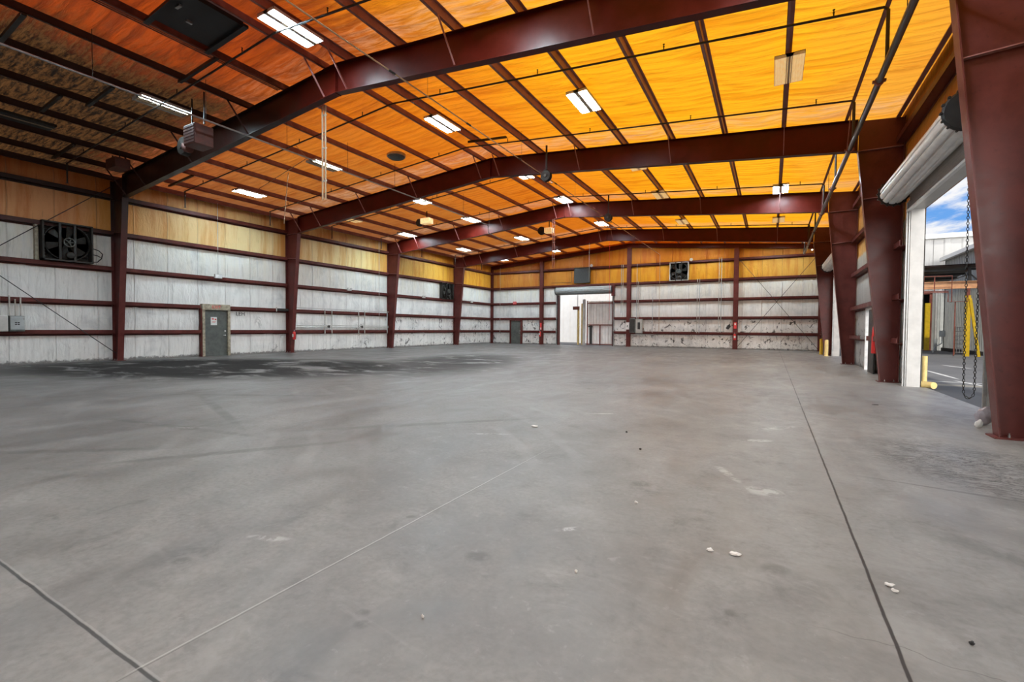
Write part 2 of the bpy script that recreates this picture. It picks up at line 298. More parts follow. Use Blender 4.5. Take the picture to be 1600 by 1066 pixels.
# ------------------------------------------------------------------ mesh helpers
class MB:
    def __init__(s): s.v = []; s.f = []; s.sm = False
    def add(s, vs, fs):
        o = len(s.v); s.v += [tuple(a) for a in vs]; s.f += [tuple(i + o for i in f) for f in fs]; return s
    def box(s, x0, x1, y0, y1, z0, z1):
        return s.add([(x0, y0, z0), (x1, y0, z0), (x1, y1, z0), (x0, y1, z0), (x0, y0, z1), (x1, y0, z1), (x1, y1, z1), (x0, y1, z1)],
                     [(0, 3, 2, 1), (4, 5, 6, 7), (0, 1, 5, 4), (1, 2, 6, 5), (2, 3, 7, 6), (3, 0, 4, 7)])
    def cbox(s, c, h): return s.box(c[0] - h[0], c[0] + h[0], c[1] - h[1], c[1] + h[1], c[2] - h[2], c[2] + h[2])
    def chbox(s, x0, x1, y0, y1, z0, z1, b=.01):
        """box with bevelled edges"""
        bm = bmesh.new(); bmesh.ops.create_cube(bm, size=1)
        for v in bm.verts: v.co = V(((x0 + x1) / 2 + v.co.x * (x1 - x0), (y0 + y1) / 2 + v.co.y * (y1 - y0), (z0 + z1) / 2 + v.co.z * (z1 - z0)))
        bmesh.ops.bevel(bm, geom=bm.edges[:], offset=b, segments=2, affect='EDGES', profile=.5)
        bm.verts.index_update(); s.add([v.co.copy() for v in bm.verts], [tuple(v.index for v in f.verts) for f in bm.faces]); bm.free(); return s
    def prism(s, pts, ext):
        n = len(pts); e = V(ext); a = [V(q) for q in pts]
        return s.add(a + [q + e for q in a], [tuple(range(n - 1, -1, -1)), tuple(range(n, 2 * n))] + [(i, (i + 1) % n, n + (i + 1) % n, n + i) for i in range(n)])
    def bar(s, p0, p1, w, h, up=(0, 0, 1)):
        p0, p1 = V(p0), V(p1); d = (p1 - p0).normalized(); r = d.cross(V(up))
        if r.length < 1e-4: r = d.cross(V((1, 0, 0)))
        r.normalize(); u = r.cross(d)
        q = [p0 + r * a + u * b for a, b in ((-w / 2, -h / 2), (w / 2, -h / 2), (w / 2, h / 2), (-w / 2, h / 2))]
        return s.prism(q, p1 - p0)
    def tube(s, pts, r, n=8, caps=True):
        pts = [V(p) for p in pts]; rings = []; prev = None
        for i, p in enumerate(pts):
            a = pts[max(0, i - 1)]; b = pts[min(len(pts) - 1, i + 1)]; d = (b - a).normalized()
            if prev is None:
                u = d.cross(V((0, 0, 1)))
                if u.length < 1e-3: u = d.cross(V((1, 0, 0)))
            else: u = prev - d * prev.dot(d)
            u.normalize(); prev = u; w = d.cross(u)
            rings.append([p + (u * math.cos(t) + w * math.sin(t)) * r for t in [2 * math.pi * k / n for k in range(n)]])
        vs = [q for rg in rings for q in rg]; fs = []
        for i in range(len(rings) - 1):
            for k in range(n): fs.append((i * n + k, i * n + (k + 1) % n, (i + 1) * n + (k + 1) % n, (i + 1) * n + k))
        if caps: fs += [tuple(range(n - 1, -1, -1)), tuple((len(rings) - 1) * n + k for k in range(n))]
        return s.add(vs, fs)
    def lathe(s, c, prof, n=20, axis='z'):
        c = V(c); vs = []; fs = []
        for (r, h) in prof:
            for k in range(n):
                t = 2 * math.pi * k / n; a, b = r * math.cos(t), r * math.sin(t)
                vs.append(c + (V((a, b, h)) if axis == 'z' else V((h, a, b)) if axis == 'x' else V((b, h, a))))
        m = len(prof)
        for i in range(m - 1):
            for k in range(n): fs.append((i * n + k, i * n + (k + 1) % n, (i + 1) * n + (k + 1) % n, (i + 1) * n + k))
        if prof[0][0] > 1e-6: fs.append(tuple(range(n - 1, -1, -1)))
        if prof[-1][0] > 1e-6: fs.append(tuple((m - 1) * n + k for k in range(n)))
        return s.add(vs, fs)

ORG = {}
def wloc(o): return ORG.get(o.name, V((0, 0, 0)))
def props(o, label, cat, group=None, kind=None):
    if kind: o['kind'] = kind
    if label: o['label'] = label
    if cat: o['category'] = cat
    if group: o['group'] = group
    return o
def thing(name, label, cat, loc, group=None):
    o = bpy.data.objects.new(name, None); COL.objects.link(o); o.location = loc; o.empty_display_size = .2
    ORG[o.name] = V(loc); return props(o, label, cat, group)
def mesh(name, mb, mat, parent=None, label=None, cat=None, group=None, kind=None, smooth=False, org=None):
    me = bpy.data.meshes.new(name)
    if parent is not None: base = wloc(parent)
    elif org is not None: base = V(org)
    elif kind == 'structure': base = V((0, 0, 0))
    else:
        n = len(mb.v); base = V((sum(v[0] for v in mb.v) / n, sum(v[1] for v in mb.v) / n, min(v[2] for v in mb.v)))
    me.from_pydata([tuple(V(v) - base) for v in mb.v], [], mb.f)
    bm = bmesh.new(); bm.from_mesh(me); bmesh.ops.recalc_face_normals(bm, faces=bm.faces); bm.to_mesh(me); bm.free()
    if smooth:
        me.polygons.foreach_set('use_smooth', [True] * len(me.polygons))
        me.set_sharp_from_angle(angle=math.radians(40))
    for m in (mat if isinstance(mat, list) else [mat]): me.materials.append(m)
    o = bpy.data.objects.new(name, me); COL.objects.link(o)
    if parent is not None: o.parent = parent; ORG[o.name] = base
    else: o.location = base; ORG[o.name] = base
    return props(o, label, cat, group, kind)
def dup(root, loc, label=None, group=None, rotz=None):
    r = root.copy(); COL.objects.link(r); r.location = loc; ORG[r.name] = V(loc)
    if rotz is not None: r.rotation_euler = (0, 0, rotz)
    if label: r['label'] = label
    if group: r['group'] = group
    def rec(src, dst):
        for ch in list(src.children):
            c = ch.copy(); COL.objects.link(c); c.parent = dst; rec(ch, c)
    rec(root, r); return r
def text(name, body, size, loc, rot, mat, parent=None, ext=.002):
    cu = bpy.data.curves.new(name, 'FONT'); cu.body = body; cu.size = size; cu.extrude = ext; cu.align_x = 'CENTER'; cu.align_y = 'CENTER'
    cu.materials.append(mat); o = bpy.data.objects.new(name, cu); COL.objects.link(o)
    me = bpy.data.meshes.new_from_object(o); bpy.data.objects.remove(o); bpy.data.curves.remove(cu)
    o = bpy.data.objects.new(name, me); COL.objects.link(o); o.rotation_euler = rot
    if parent is not None: o.parent = parent; o.location = V(loc) - wloc(parent)
    else: o.location = loc
    return o
ORD = ['first', 'second', 'third', 'fourth', 'fifth', 'sixth', 'seventh', 'eighth', 'ninth', 'tenth', 'eleventh', 'twelfth']

# ================================================================== THE SETTING
PXR = [1.76, .22, -1.39, -3.0, -4.6, -6.2, -7.87, -9.6]
PXA = PXR + [2 * RX - x for x in reversed(PXR)]          # right to left
EAVE_R, EAVE_L = XR - .10, XL + .10

def build_ceiling():
    pts = sorted([XL - .05, XR + .05, RX] + PXA); xs = []
    for a, b in zip(pts, pts[1:]):
        n = max(3, int((b - a) / .17)); xs += [(a + (b - a) * k / n, (k / n)) for k in range(n)]
    xs.append((pts[-1], 0.)); NY = int((YF - YB) / .14); vs = []; fs = []
    for j in range(NY + 1):
        y = YB + (YF + .1 - YB) * j / NY
        fr = min(abs(y - f) for f in FY)
        for x, t in xs:
            sag = math.sin(math.pi * t)
            wr = mnoise.noise((x * .28, y * 2.1, 0.)) * .016 + mnoise.noise((x * .5, y * 5.5, 3.)) * .007
            z = zroof(x) - .045 * sag + wr * sag - .05 * math.exp(-(fr / .35) ** 2) * sag
            vs.append((x, y, z))
    n = len(xs)
    for j in range(NY):
        for i in range(n - 1): fs.append((j * n + i, j * n + i + 1, (j + 1) * n + i + 1, (j + 1) * n + i))
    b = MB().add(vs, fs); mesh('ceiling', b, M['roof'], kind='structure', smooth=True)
build_ceiling()
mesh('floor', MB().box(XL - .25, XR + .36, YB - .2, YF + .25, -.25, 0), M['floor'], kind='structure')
mesh('yard_ground', MB().box(-60, 60, -45, 90, -.30, -.04), M['asphalt'], kind='structure')

def wall(name, axis, plane, out, u0, u1, top, holes, mat, bulge=True):
    """vinyl liner with soft bulges between the girts, plus the outer cladding"""
    us = set(); u = u0
    while u < u1: us.add(round(u, 4)); u += .3
    us.add(u1)
    zs = set(); edges = [0.0] + GZ + [7.18]
    for a, b in zip(edges, edges[1:]):
        for k in range(6): zs.add(round(a + (b - a) * k / 6, 4))
    zt = max(top(u0), top(u1), top((u0 + u1) / 2)); z = 7.18
    while z < zt: zs.add(round(z, 4)); z += .2
    zs.add(round(zt, 4))
    for (a, b, h) in holes: us |= {a, b}; zs.add(h)
    us = sorted(us); zs = sorted(zs); b_ = MB()
    for side in (0, 1):
        vs = []; fs = []
        for zz in zs:
            for u in us:
                zc = min(zz, top(u)); d = 0.
                if side == 0 and bulge:
                    for a, b in zip(edges, edges[1:]):
                        if a <= zc <= b:
                            t = (zc - a) / (b - a); sh = math.sin(math.pi * t) ** .8 if 0 < t < 1 else 0
                            pin = min([abs(u - q_) for q_ in (FY if axis == 'y' else [-17.78, -10.02, -2.26])] + [abs(u - u0), abs(u - u1)]); d = -out * sh * min(1., max(0., (pin - .08) / .4)) * (.055 + .035 * mnoise.noise((u * 1.3, zc * .35, plane)) + .02 * mnoise.noise((u * 3.7, zc * .6, plane + 5)))
                p = plane + d + (out * .22 if side else 0.)
                vs.append((p, u, zc) if axis == 'y' else (u, p, zc))
        n = len(us)
        for j in range(len(zs) - 1):
            for i in range(n - 1):
                um = (us[i] + us[i + 1]) / 2; zm = (zs[j] + zs[j + 1]) / 2
                if any(a < um < b and zm < h for a, b, h in holes): continue
                if zs[j] >= top(us[i]) - 1e-4 and zs[j] >= top(us[i + 1]) - 1e-4: continue
                fs.append((j * n + i, j * n + i + 1, (j + 1) * n + i + 1, (j + 1) * n + i))
        b_.add(vs, fs)
    return mesh(name, b_, mat, kind='structure', smooth=True)
DR = [(2.2, 7.2, 4.45), (10.05, 15.07, 4.45), (19.85, 20.85, 2.13), (25.3, 30.72, 4.45), (-6.2, -1.0, 4.45)]
DF = [(-16.2, -11.4, 4.35)]
wall('wall_left', 'y', XL - .02, -1, YB, YF + .1, lambda u: zroof(XL) + .02, [], M['liner_left'])
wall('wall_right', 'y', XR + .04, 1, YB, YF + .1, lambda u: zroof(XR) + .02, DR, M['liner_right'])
wall('wall_far', 'x', YF + .04, 1, XL - .1, XR + .1, lambda u: zroof(u) + .02, DF, M['liner_far'])
wall('wall_front', 'x', YB, -1, XL - .1, XR + .1, lambda u: zroof(u) + .02, [], M['liner_far'])

# door reveals (pale steel jambs and heads)
def reveal_right(nm, y0, y1, h, w=.18):
    b = MB()
    b.box(XR - .03, XR + .24, y1, y1 + w, 0, h + w); b.box(XR - .03, XR + .24, y0 - w, y0, 0, h + w); b.box(XR - .03, XR + .24, y0, y1, h, h + w)
    mesh(nm, b, M['jamb'], kind='structure')
reveal_right('trim_1', 10.05, 15.07, 4.45); reveal_right('trim_2', 25.3, 30.72, 4.45); reveal_right('trim_3', 2.2, 7.2, 4.45); reveal_right('trim_4', -6.2, -1.0, 4.45)
b = MB(); b.box(-16.34, -16.2, YF - .06, YF + .36, 0, 4.5); b.box(-11.4, -11.26, YF - .06, YF + .36, 0, 4.5); b.box(-16.2, -11.4, YF - .02, YF + .36, 4.35, 4.5)
mesh('trim_5', b, M['girt'], kind='structure')

# ================================================================== STEEL FRAMES
NEAR = ['nearest', 'second', 'third', 'fourth']
TH = .012
def column(side, fy, label):
    X = (lambda d: XR - d) if side > 0 else (lambda d: XL + d)
    t = thing('steel_column', label, 'column', (X(.2), fy, 0), 'tapered frame columns')
    W = .105
    pl = lambda pts, y0, y1: MB().prism([(X(d), y0, z) for d, z in pts], (0, y1 - y0, 0))
    mesh('web', pl([(.02, .02), (.385, .02), (1.01, 6.40), (1.01, zr(X(1.01)) - .02), (.02, zr(X(.02)) - .02)], fy - TH / 2, fy + TH / 2), M['colprimer'], t)
    mesh('inner_flange', pl([(.385, .02), (.40, .02), (1.03, 6.40), (1.01, 6.40)], fy - W, fy + W), M['colprimer'], t)
    mesh('outer_flange', pl([(.003, .02), (.02, .02), (.02, zr(X(.02)) - .02), (.003, zr(X(.0)) - .02)], fy - W, fy + W), M['colprimer'], t)
    for z, d in ((6.40, 1.0), (5.12, .88)):
        for s in (-1, 1):
            b = MB(); y0, y1 = sorted((fy + s * TH / 2, fy + s * (W - .02)))
            b.add(*(lambda q: (q.v, q.f))(pl([(.03, z - .015), (d, z - .06 * (z < 6) - .015), (d, z - .06 * (z < 6)), (.03, z)], y0, y1)))
            mesh('stiffener', b, M['purlin'], t)
    bp = mesh('base_plate', MB().box(min(X(-.0), X(.46)), max(X(-.0), X(.46)), fy - .15, fy + .15, 0, .02), M['colprimer'], t)
    for d in (.10, .30):
        for s in (-1, 1): mesh('anchor_bolt', MB().lathe((X(d), fy + s * .075, .02), [(.016, 0), (.016, .03), (.008, .03), (.008, .055), (0, .055)], 6), M['steel'], bp)
    return t
zbot = lambda x: 7.52 - abs(x - RX) * .0925      # underside of the rafters
BRX = [1.76, .22, -3.0, -6.2, -9.6]
def rafter(fy, label):
    t = thing('roof_rafter', label, 'beam', (RX, fy, 6.4), 'roof rafters')
    xr, xl = XR - 1.03, XL + 1.03; W = .10
    def bar(lo, hi, y0, y1):
        b = MB()
        for a, c in ((xl, RX), (RX, xr)):
            b.prism([(a, y0, lo(a)), (c, y0, lo(c)), (c, y0, hi(c)), (a, y0, hi(a))], (0, y1 - y0, 0))
        return b
    mesh('web', bar(lambda x: zbot(x) + .012, lambda x: zr(x) - .012, fy - TH / 2, fy + TH / 2), M['primer'], t)
    mesh('bottom_flange', bar(zbot, lambda x: zbot(x) + .014, fy - W, fy + W), M['primer'], t)
    mesh('top_flange', bar(lambda x: zr(x) - .014, lambda x: zr(x) - .001, fy - W, fy + W), M['primer'], t)
    for x in (RX - .006, xl - .0, xr - .012): mesh('splice_plate', MB().box(x, x + .012, fy - W, fy + W, zbot(x) - .02, zr(x) - .02), M['primer'], t)
    for x in BRX + [2 * RX - a for a in BRX]:
        for s in (-1, 1):
            if s > 0 and fy > 30: continue
            mesh('flange_brace', MB().bar((x, fy + s * .09, zbot(x) + .035), (x, fy + s * .72, zr(x) + .05), .045, .02, (1, 0, 0)), M['purlin'], t)
    return t
LC = ['red tapered column on left wall beside the big belt-driven fan', 'red tapered column on left wall carrying a fire extinguisher', 'red tapered column on left wall between conduit rack and small dark fan', 'red tapered column on left wall, farthest, just beyond small dark fan']
RC = ['huge dark red column cut by the right picture edge beside open roll-up door', 'pink-lit red tapered column beyond the big roll-up door jamb', 'dark red column standing in shade in front of second roll-up door', 'slim red column at far right with yellow bollards at its foot']
for i in range(4):
    column(-1, FY[i], LC[i]); column(1, FY[i], RC[i])
    rafter(FY[i], ['nearest big red roof rafter, blackened by soot on its left half', 'second red roof rafter, meeting the pink-lit right column', 'third red roof rafter from the camera', 'fourth red roof rafter, last before far wall'][i])

# purlins, ridge to eaves: Z sections
def purlin(x, label, eave=False):
    b = MB(); zb = zr(x); s = 1 if x > RX else -1; y0, y1 = YB + .1, YF - .02
    hh = .2; fl = .065; th = .006
    b.box(x - th, x + th, y0, y1, zb + .002, zb + hh)
    b.box(min(x, x - s * fl), max(x, x - s * fl), y0, y1, zb + .002, zb + .012)
    b.box(min(x - s * fl, x - s * fl + s * .008), max(x - s * fl, x - s * fl + s * .008), y0, y1, zb + .002, zb + .028)
    b.box(min(x, x + s * fl), max(x, x + s * fl), y0, y1, zb + hh - .008, zb + hh)
    if eave: b.box(min(x, x - s * .10), max(x, x - s * .10), y0, y1, zb - .02, zb + .002)
    mesh('eave_strut' if eave else 'roof_purlin', b, M['purlin'], None, label, 'beam', 'eave struts' if eave else 'roof purlins', org=(x, (y0 + y1) / 2, zb))
for i, x in enumerate(PXR): purlin(x, f'red steel roof purlin on right slope, {ORD[i]} in from the right eave' if i < 7 else 'red steel roof purlin just right of the ridge')
for i, x in enumerate(PXR): purlin(2 * RX - x, f'red-brown steel roof purlin on left slope, {ORD[i]} in from the left eave' if i < 7 else 'red-brown steel roof purlin just left of the ridge')
purlin(XR - .10, 'dark eave strut along the top of the right wall', True); purlin(XL + .10, 'dark eave strut along the top of the left wall', True)

# girts
GORD = ['lowest', 'second lowest', 'middle', 'second highest', 'highest']
def girt(axis, plane, inn, u0, u1, z, label):
    b = MB(); h = .078; ip = plane + inn * .2
    def bx(p0, p1, z0, z1):
        p0, p1 = min(p0, p1), max(p0, p1)
        b.box(p0, p1, u0, u1, z0, z1) if axis == 'y' else b.box(u0, u1, p0, p1, z0, z1)
    bx(ip, ip - inn * .008, z - h, z + h); bx(ip, plane, z - h, z - h + .008)
    bx(ip, ip - inn * .03, z + h - .008, z + h); bx(plane, plane + inn * .008, z - h - .06, z - h)
    mesh('wall_girt', b, M['girt'], None, label, 'girt', 'wall girts')
bays = [(YB + .05, FY[0]), (FY[0], FY[1]), (FY[1], FY[2]), (FY[2], FY[3]), (FY[3], YF - .05)]
BL = ['big-fan bay', 'grey-door bay', 'conduit-rack bay', 'small-fan bay', 'bay by far corner']
for k, z in enumerate(GZ):
    for i, (a, c) in enumerate(bays):
        a2, c2 = a + .11, c - .11
        nm = f'{GORD[k]} red girt on left wall, {BL[i]}'
        if i == 1 and k == 0:
            girt('y', XL, 1, a2, 11.60, z, nm + ', nearer piece'); girt('y', XL, 1, 12.9, c2, z, nm + ', piece beyond the door')
        elif i == 1 and k == 1:
            girt('y', XL, 1, a2, 11.60, z, nm + ', nearer piece'); girt('y', XL, 1, 12.9, c2, z, nm + ', piece beyond the door')
        else: girt('y', XL, 1, a2, c2, z, nm)
FC = [XL + .05, -17.78, -10.02, -2.26, XR - .1]
BF = ['grey-door bay', 'roll-up door bay', 'pale-framed fan bay', 'crossed-rods bay']
for k, z in enumerate(GZ):
    for i in range(4):
        a2, c2 = FC[i] + .1, FC[i + 1] - .1; nm = f'{GORD[k]} red girt on far wall, {BF[i]}'
        if i == 0 and k == 0: girt('x', YF, -1, a2, -20.98, z, nm + ', corner side'); girt('x', YF, -1, -19.72, c2, z, nm + ', door to column piece')
        elif i == 1 and k < 3: girt('x', YF, -1, a2, -16.36, z, nm + ', left of opening'); girt('x', YF, -1, -11.24, c2, z, nm + ', right of opening')
        else: girt('x', YF, -1, a2, c2, z, nm)
rb = [(8.6, 16.0), (16.22, 23.62), (23.84, 31.24), (31.46, YF - .1)]
RB = ['big roll-up door bay', 'open side door bay', 'second roll-up door bay', 'far corner bay']
for k, z in enumerate(GZ):
    for i, (a, c) in enumerate(rb):
        nm = f'{GORD[k]} dark girt on right wall, {RB[i]}'
        if i == 0 and k < 4: girt('y', XR, -1, 15.27, c, z, nm)
        elif i == 1 and k == 0: girt('y', XR, -1, a, 19.7, z, nm + ', nearer piece'); girt('y', XR, -1, 21.0, c, z, nm + ', farther piece')
        elif i == 2 and k < 4: girt('y', XR, -1, a, 25.1, z, nm)
        else: girt('y', XR, -1, a, c, z, nm)

# end wall posts and end rafter
def post(x, label, w=.16, d=.22, top=None, g='end wall posts'):
    t = thing('wall_post', label, 'column', (x, YF - .15, 0), g); zt = top or zr(x) - .32; y0, y1 = YF - .02 - d, YF - .02
    mesh('web', MB().box(x - .006, x + .006, y0 + .012, y1 - .012, .015, zt), M['colprimer'], t)
    mesh('flange', MB().box(x - w, x + w, y0, y0 + .012, .015, zt).box(x - w, x + w, y1 - .012, y1, .015, zt), M['colprimer'], t)
    mesh('base_plate', MB().box(x - w - .04, x + w + .04, y0 - .04, y1, 0, .015), M['colprimer'], t)
post(FC[1], 'red steel post on far wall between grey door and far roll-up door'); post(FC[2], 'red steel post under the ridge at middle of far wall'); post(FC[3], 'red steel post on far wall with fire extinguisher beside crossed rods')
post(XL + .16, 'red corner post where left and far walls meet', .1, .2); post(XR - .2, 'dark corner post where right and far walls meet', .1, .2)
t = thing('end_rafter', 'dark red rafter lying against the top of far wall', 'beam', (RX, YF - .15, 6.9), None)
def er(lo, hi, y0, y1):
    b = MB()
    for a, c in ((XL + .05, RX), (RX, XR - .05)): b.prism([(a, y0, zr(a) + lo), (c, y0, zr(c) + lo), (c, y0, zr(c) + hi), (a, y0, zr(a) + hi)], (0, y1 - y0, 0))
    return b
mesh('web', er(-.32, -.012, YF - .145, YF - .135), M['primer'], t); mesh('bottom_flange', er(-.335, -.32, YF - .22, YF - .06), M['primer'], t); mesh('top_flange', er(-.014, -.002, YF - .22, YF - .06), M['primer'], t)

# cross bracing rods
def rod(label, p, q, r=.014):
    mesh('bracing_rod', MB().tube([p, q], r, 8), M['black'], None, label, 'rod', 'wall bracing rods', smooth=True)
rod('thin bracing rod rising past the big fan on left wall', (XL + .225, 1.0, .2), (XL + .225, 8.35, 6.9))
rod('thin bracing rod falling to foot of the nearest left column', (XL + .26, 1.0, 6.8), (XL + .26, 8.40, .30))
rod('thin bracing rod on far wall falling toward the right corner', (-2.1, YF - .24, 6.5), (2.75, YF - .24, .15)); rod('thin bracing rod on far wall rising toward the right corner', (-2.1, YF - .21, .2), (2.75, YF - .21, 6.6))

# ================================================================== CEILING LIGHTS
LXS = [.24, -4.68, -9.62, -15.42, -20.36]
def light_fixture(x, y, on, label, group, sooty=False):
    zt = zr(x) - .02; w, l, h = .29, .63, .075
    t = thing('high_bay_light', label, 'ceiling light', (x, y, zt - h), group)
    hm = M['char'] if sooty else (M['reflector']); zb = zt - h
    b = MB().box(x - w, x + w, y - l, y + l, zt - .012, zt).box(x - w, x - w + .008, y - l, y + l, zb, zt).box(x + w - .008, x + w, y - l, y + l, zb, zt)
    b.box(x - w, x + w, y - l, y - l + .01, zb, zt).box(x - w, x + w, y + l - .01, y + l, zb, zt)
    mesh('housing', b, hm, t); b = MB()
    b.prism([(x - .08, y - l, zt - .012), (x - .055, y - l, zb), (x + .055, y - l, zb), (x + .08, y - l, zt - .012)], (0, 2 * l, 0))
    mesh('ballast_cover', b, M['tanpipe'], t)
    for xx in (-.235, -.125, .125, .235):
        mesh('lamp_tube', MB().tube([(x + xx, y - l + .04, zt - .045), (x + xx, y + l - .04, zt - .045)], .017, 8), M['tube'] if on and not (on == 'half' and xx < 0) else M['tube_off'], t, smooth=True)
    if on:
        b = MB()
        for k in range(5):
            yy = y - l + .02 + k * (2 * l - .04) / 4; b.box(x - w, x + w, yy - .003, yy + .003, zb - .006, zb)
        for xx in (-w, -.165, 0, .165, w - .006): b.box(x + xx, x + xx + .005, y - l, y + l, zb - .006, zb)
        mesh('wire_guard', b, M['steel'], t)
    else:
        for s in (-1, 1):
            b = MB(); x0, x1 = (x + .025, x + w - .01) if s > 0 else (x - w + .01, x - .025)
            n = 10; pts = [(x0 + (x1 - x0) * i / n, zb + (.006 if i % 2 else -.006)) for i in range(n + 1)]
            b.prism([(a, y - l + .012, c) for a, c in pts] + [(a, y - l + .012, c + .006) for a, c in reversed(pts)], (0, 2 * l - .024, 0))
            mesh('lens', b, M['char'] if sooty else M['amber'], t)
    b = MB()
    for yy in (-.4, .4): b.box(x - .05, x + .05, y + yy - .02, y + yy + .02, zt, zr(x) + .01)
    mesh('hanger', b, M['steel'], t)
ROWS = [(1.4, [1, 1, 1, 1, None]), (6.86, [1, 1, 1, 3, 2]), (12.4, [0, 1, 1, 3, 1]), (18.05, [1, 0, 1, 1, 0]), (22.6, [1, 0, 1, 1, 1]), (28.85, [0, 0, 1, 1, 1]), (34.5, None)]  # first and last rows and unseen right-hand lamps are added to brighten the hall
RN = ['added row over camera', 'nearest visible row', 'second visible row', 'third visible row', 'fourth visible row', 'fifth visible row', 'added hidden far row']
CN = ['right-hand', 'second from the right', 'middle', 'second from the left', 'left-hand']
for r, (y, st) in enumerate(ROWS):
    for c, x in enumerate(LXS):
        v = 1 if st is None else st[c]
        if v is None: continue
        if v == 2: light_fixture(-19.3, 5.0, False, 'soot-blackened dead light fixture in the burnt near left roof bay', 'ceiling lights', True); continue
        light_fixture(x, 17.25 if (r, c) == (3, 0) else y, 'half' if v == 3 else v == 1, ('half-lit white' if v == 3 else 'glowing white' if v else 'dim amber-lensed') + f' high bay light, {CN[c]} in the {RN[r]}', 'ceiling lights')  # unseen right-hand lamps in the visible rows are added too

# ================================================================== PIPES AND CABLES OVERHEAD
BY = [2.9, 6.72, 10.5, 14.33, 18.05, 21.85, 25.8, 29.8, 33.6]
BO = ['first', 'second', 'third', 'fourth', 'fifth', 'sixth', 'seventh', 'eighth', 'last']
MX, MZ = 1.70, 6.14
for i, y in enumerate(BY):
    t = thing('sprinkler_branch_pipe', f'thin black sprinkler pipe crossing under the roof purlins, {BO[i]} line from the camera', 'pipe', (RX, y, 7.3), 'sprinkler branch pipes')
    zz = lambda x: zr(x) - .15
    pp = mesh('pipe', MB().tube([(MX, y, zz(MX) - .06), (MX - .06, y, zz(MX))] + [(RX, y, zz(RX)), (-21.9, y, zz(-21.9))], .024, 8), M['blackpipe'], t, smooth=True)
    mesh('riser', MB().tube([(MX, y, zz(MX) - .06), (MX, y, MZ)], .03, 8), M['blackpipe'], t, smooth=True)
    for k in range(8):
        x = .9 - k * 3.05
        mesh('sprinkler_head', MB().lathe((x, y, zz(x) + .02), [(.012, 0), (.012, .05), (.022, .055), (.010, .075), (.012, .10), (.024, .105), (.024, .11), (0, .112)], 8), M['blackpipe'], pp)
    dp = mesh('drop', MB().tube([(-21.86, y, zz(-21.86)), (-21.86, y, zz(-21.86) - .62)], .026, 8), M['blackpipe'], t, smooth=True)
    mesh('sprinkler_head', MB().lathe((-21.86, y, zz(-21.86) - .70), [(0, 0), (.05, .01), (.05, .02), (.02, .03), (.03, .08), (0, .09)], 8), M['blackpipe'], dp)
t = thing('sprinkler_main_pipe', 'thick grey sprinkler main running along the hall below the right eave', 'pipe', (MX, 15, MZ))
mesh('pipe', MB().tube([(MX, YB + .2, MZ), (MX, 33.7, MZ), (MX, 33.78, MZ + .05), (MX - .0, 33.8, MZ + .3)], .058, 12), M['mainpipe'], t, smooth=True)
for k in range(9):
    y = -1.2 + 3.82 * k + .9
    mesh('coupling', MB().lathe((MX, y, MZ), [(.058, -.045), (.078, -.04), (.078, .04), (.058, .045)], 12, 'y').cbox((MX - .085, y, MZ), (.02, .03, .022)).cbox((MX + .085, y, MZ), (.02, .03, .022)), M['rust'], t)
for k in range(6): mesh('hanger_rod', MB().tube([(MX, 3.6 + k * 5.5, MZ + .05), (MX, 3.6 + k * 5.5, zr(MX) + .05)], .007, 6), M['black'], t)
# tan conduit to the cord reels
CX, CZ = -7.62, 7.2
t = thing('ceiling_conduit', 'long straight tan conduit slung below the rafters right of the ridge', 'conduit', (CX, 15, CZ))
mesh('conduit', MB().tube([(CX, YB + .2, CZ), (CX, YF - .3, CZ), (CX, YF - .22, CZ - .05), (CX, YF - .22, 1.2)], .017, 8), M['tanpipe'], t, smooth=True)
for k in range(12): mesh('coupling', MB().tube([(CX, -1.3 + 3.05 * k, CZ), (CX, -1.1 + 3.05 * k, CZ)], .026, 8), M['blackpipe'], t, smooth=True)
for k in range(7): mesh('hanger_wire', MB().tube([(CX, 4.2 + 5 * k, CZ), (CX, 4.2 + 5 * k, zroof(CX) - .1)], .004, 5), M['black'], t)
LXC, LZC = -13.45, 6.98
t = thing('ceiling_conduit', 'grey conduit hung under the left roof slope, passing below the rafters', 'conduit', (LXC, 10, LZC))
mesh('conduit', MB().tube([(LXC, YB + .2, LZC), (LXC, 21.2, LZC), (LXC, 21.3, LZC - .05), (LXC, 21.32, LZC - .38), (LXC, 21.42, LZC - .43), (LXC - .5, 24.6, LZC - .43)], .026, 8), M['steel'], t, smooth=True)
for k in range(9): mesh('hanger_rod', MB().tube([(LXC, 2.2 + 2.4 * k, LZC + .03), (LXC, 2.2 + 2.4 * k, zr(LXC) + .08)], .007, 5), M['black'], t)
t = thing('ceiling_conduit', 'bundle of thin reddish conduits strapped along a purlin of the near left roof', 'conduit', (-12.2, 4, 8.0))
for dx, dz in ((-.07, -.02), (.02, -.03), (.10, -.02)): mesh('conduit', MB().tube([(-12.2 + dx, YB + .3, zr(-12.2) + dz), (-12.2 + dx, 8.3, zr(-12.2) + dz)], .014, 6), M['purlin'], t, smooth=True)
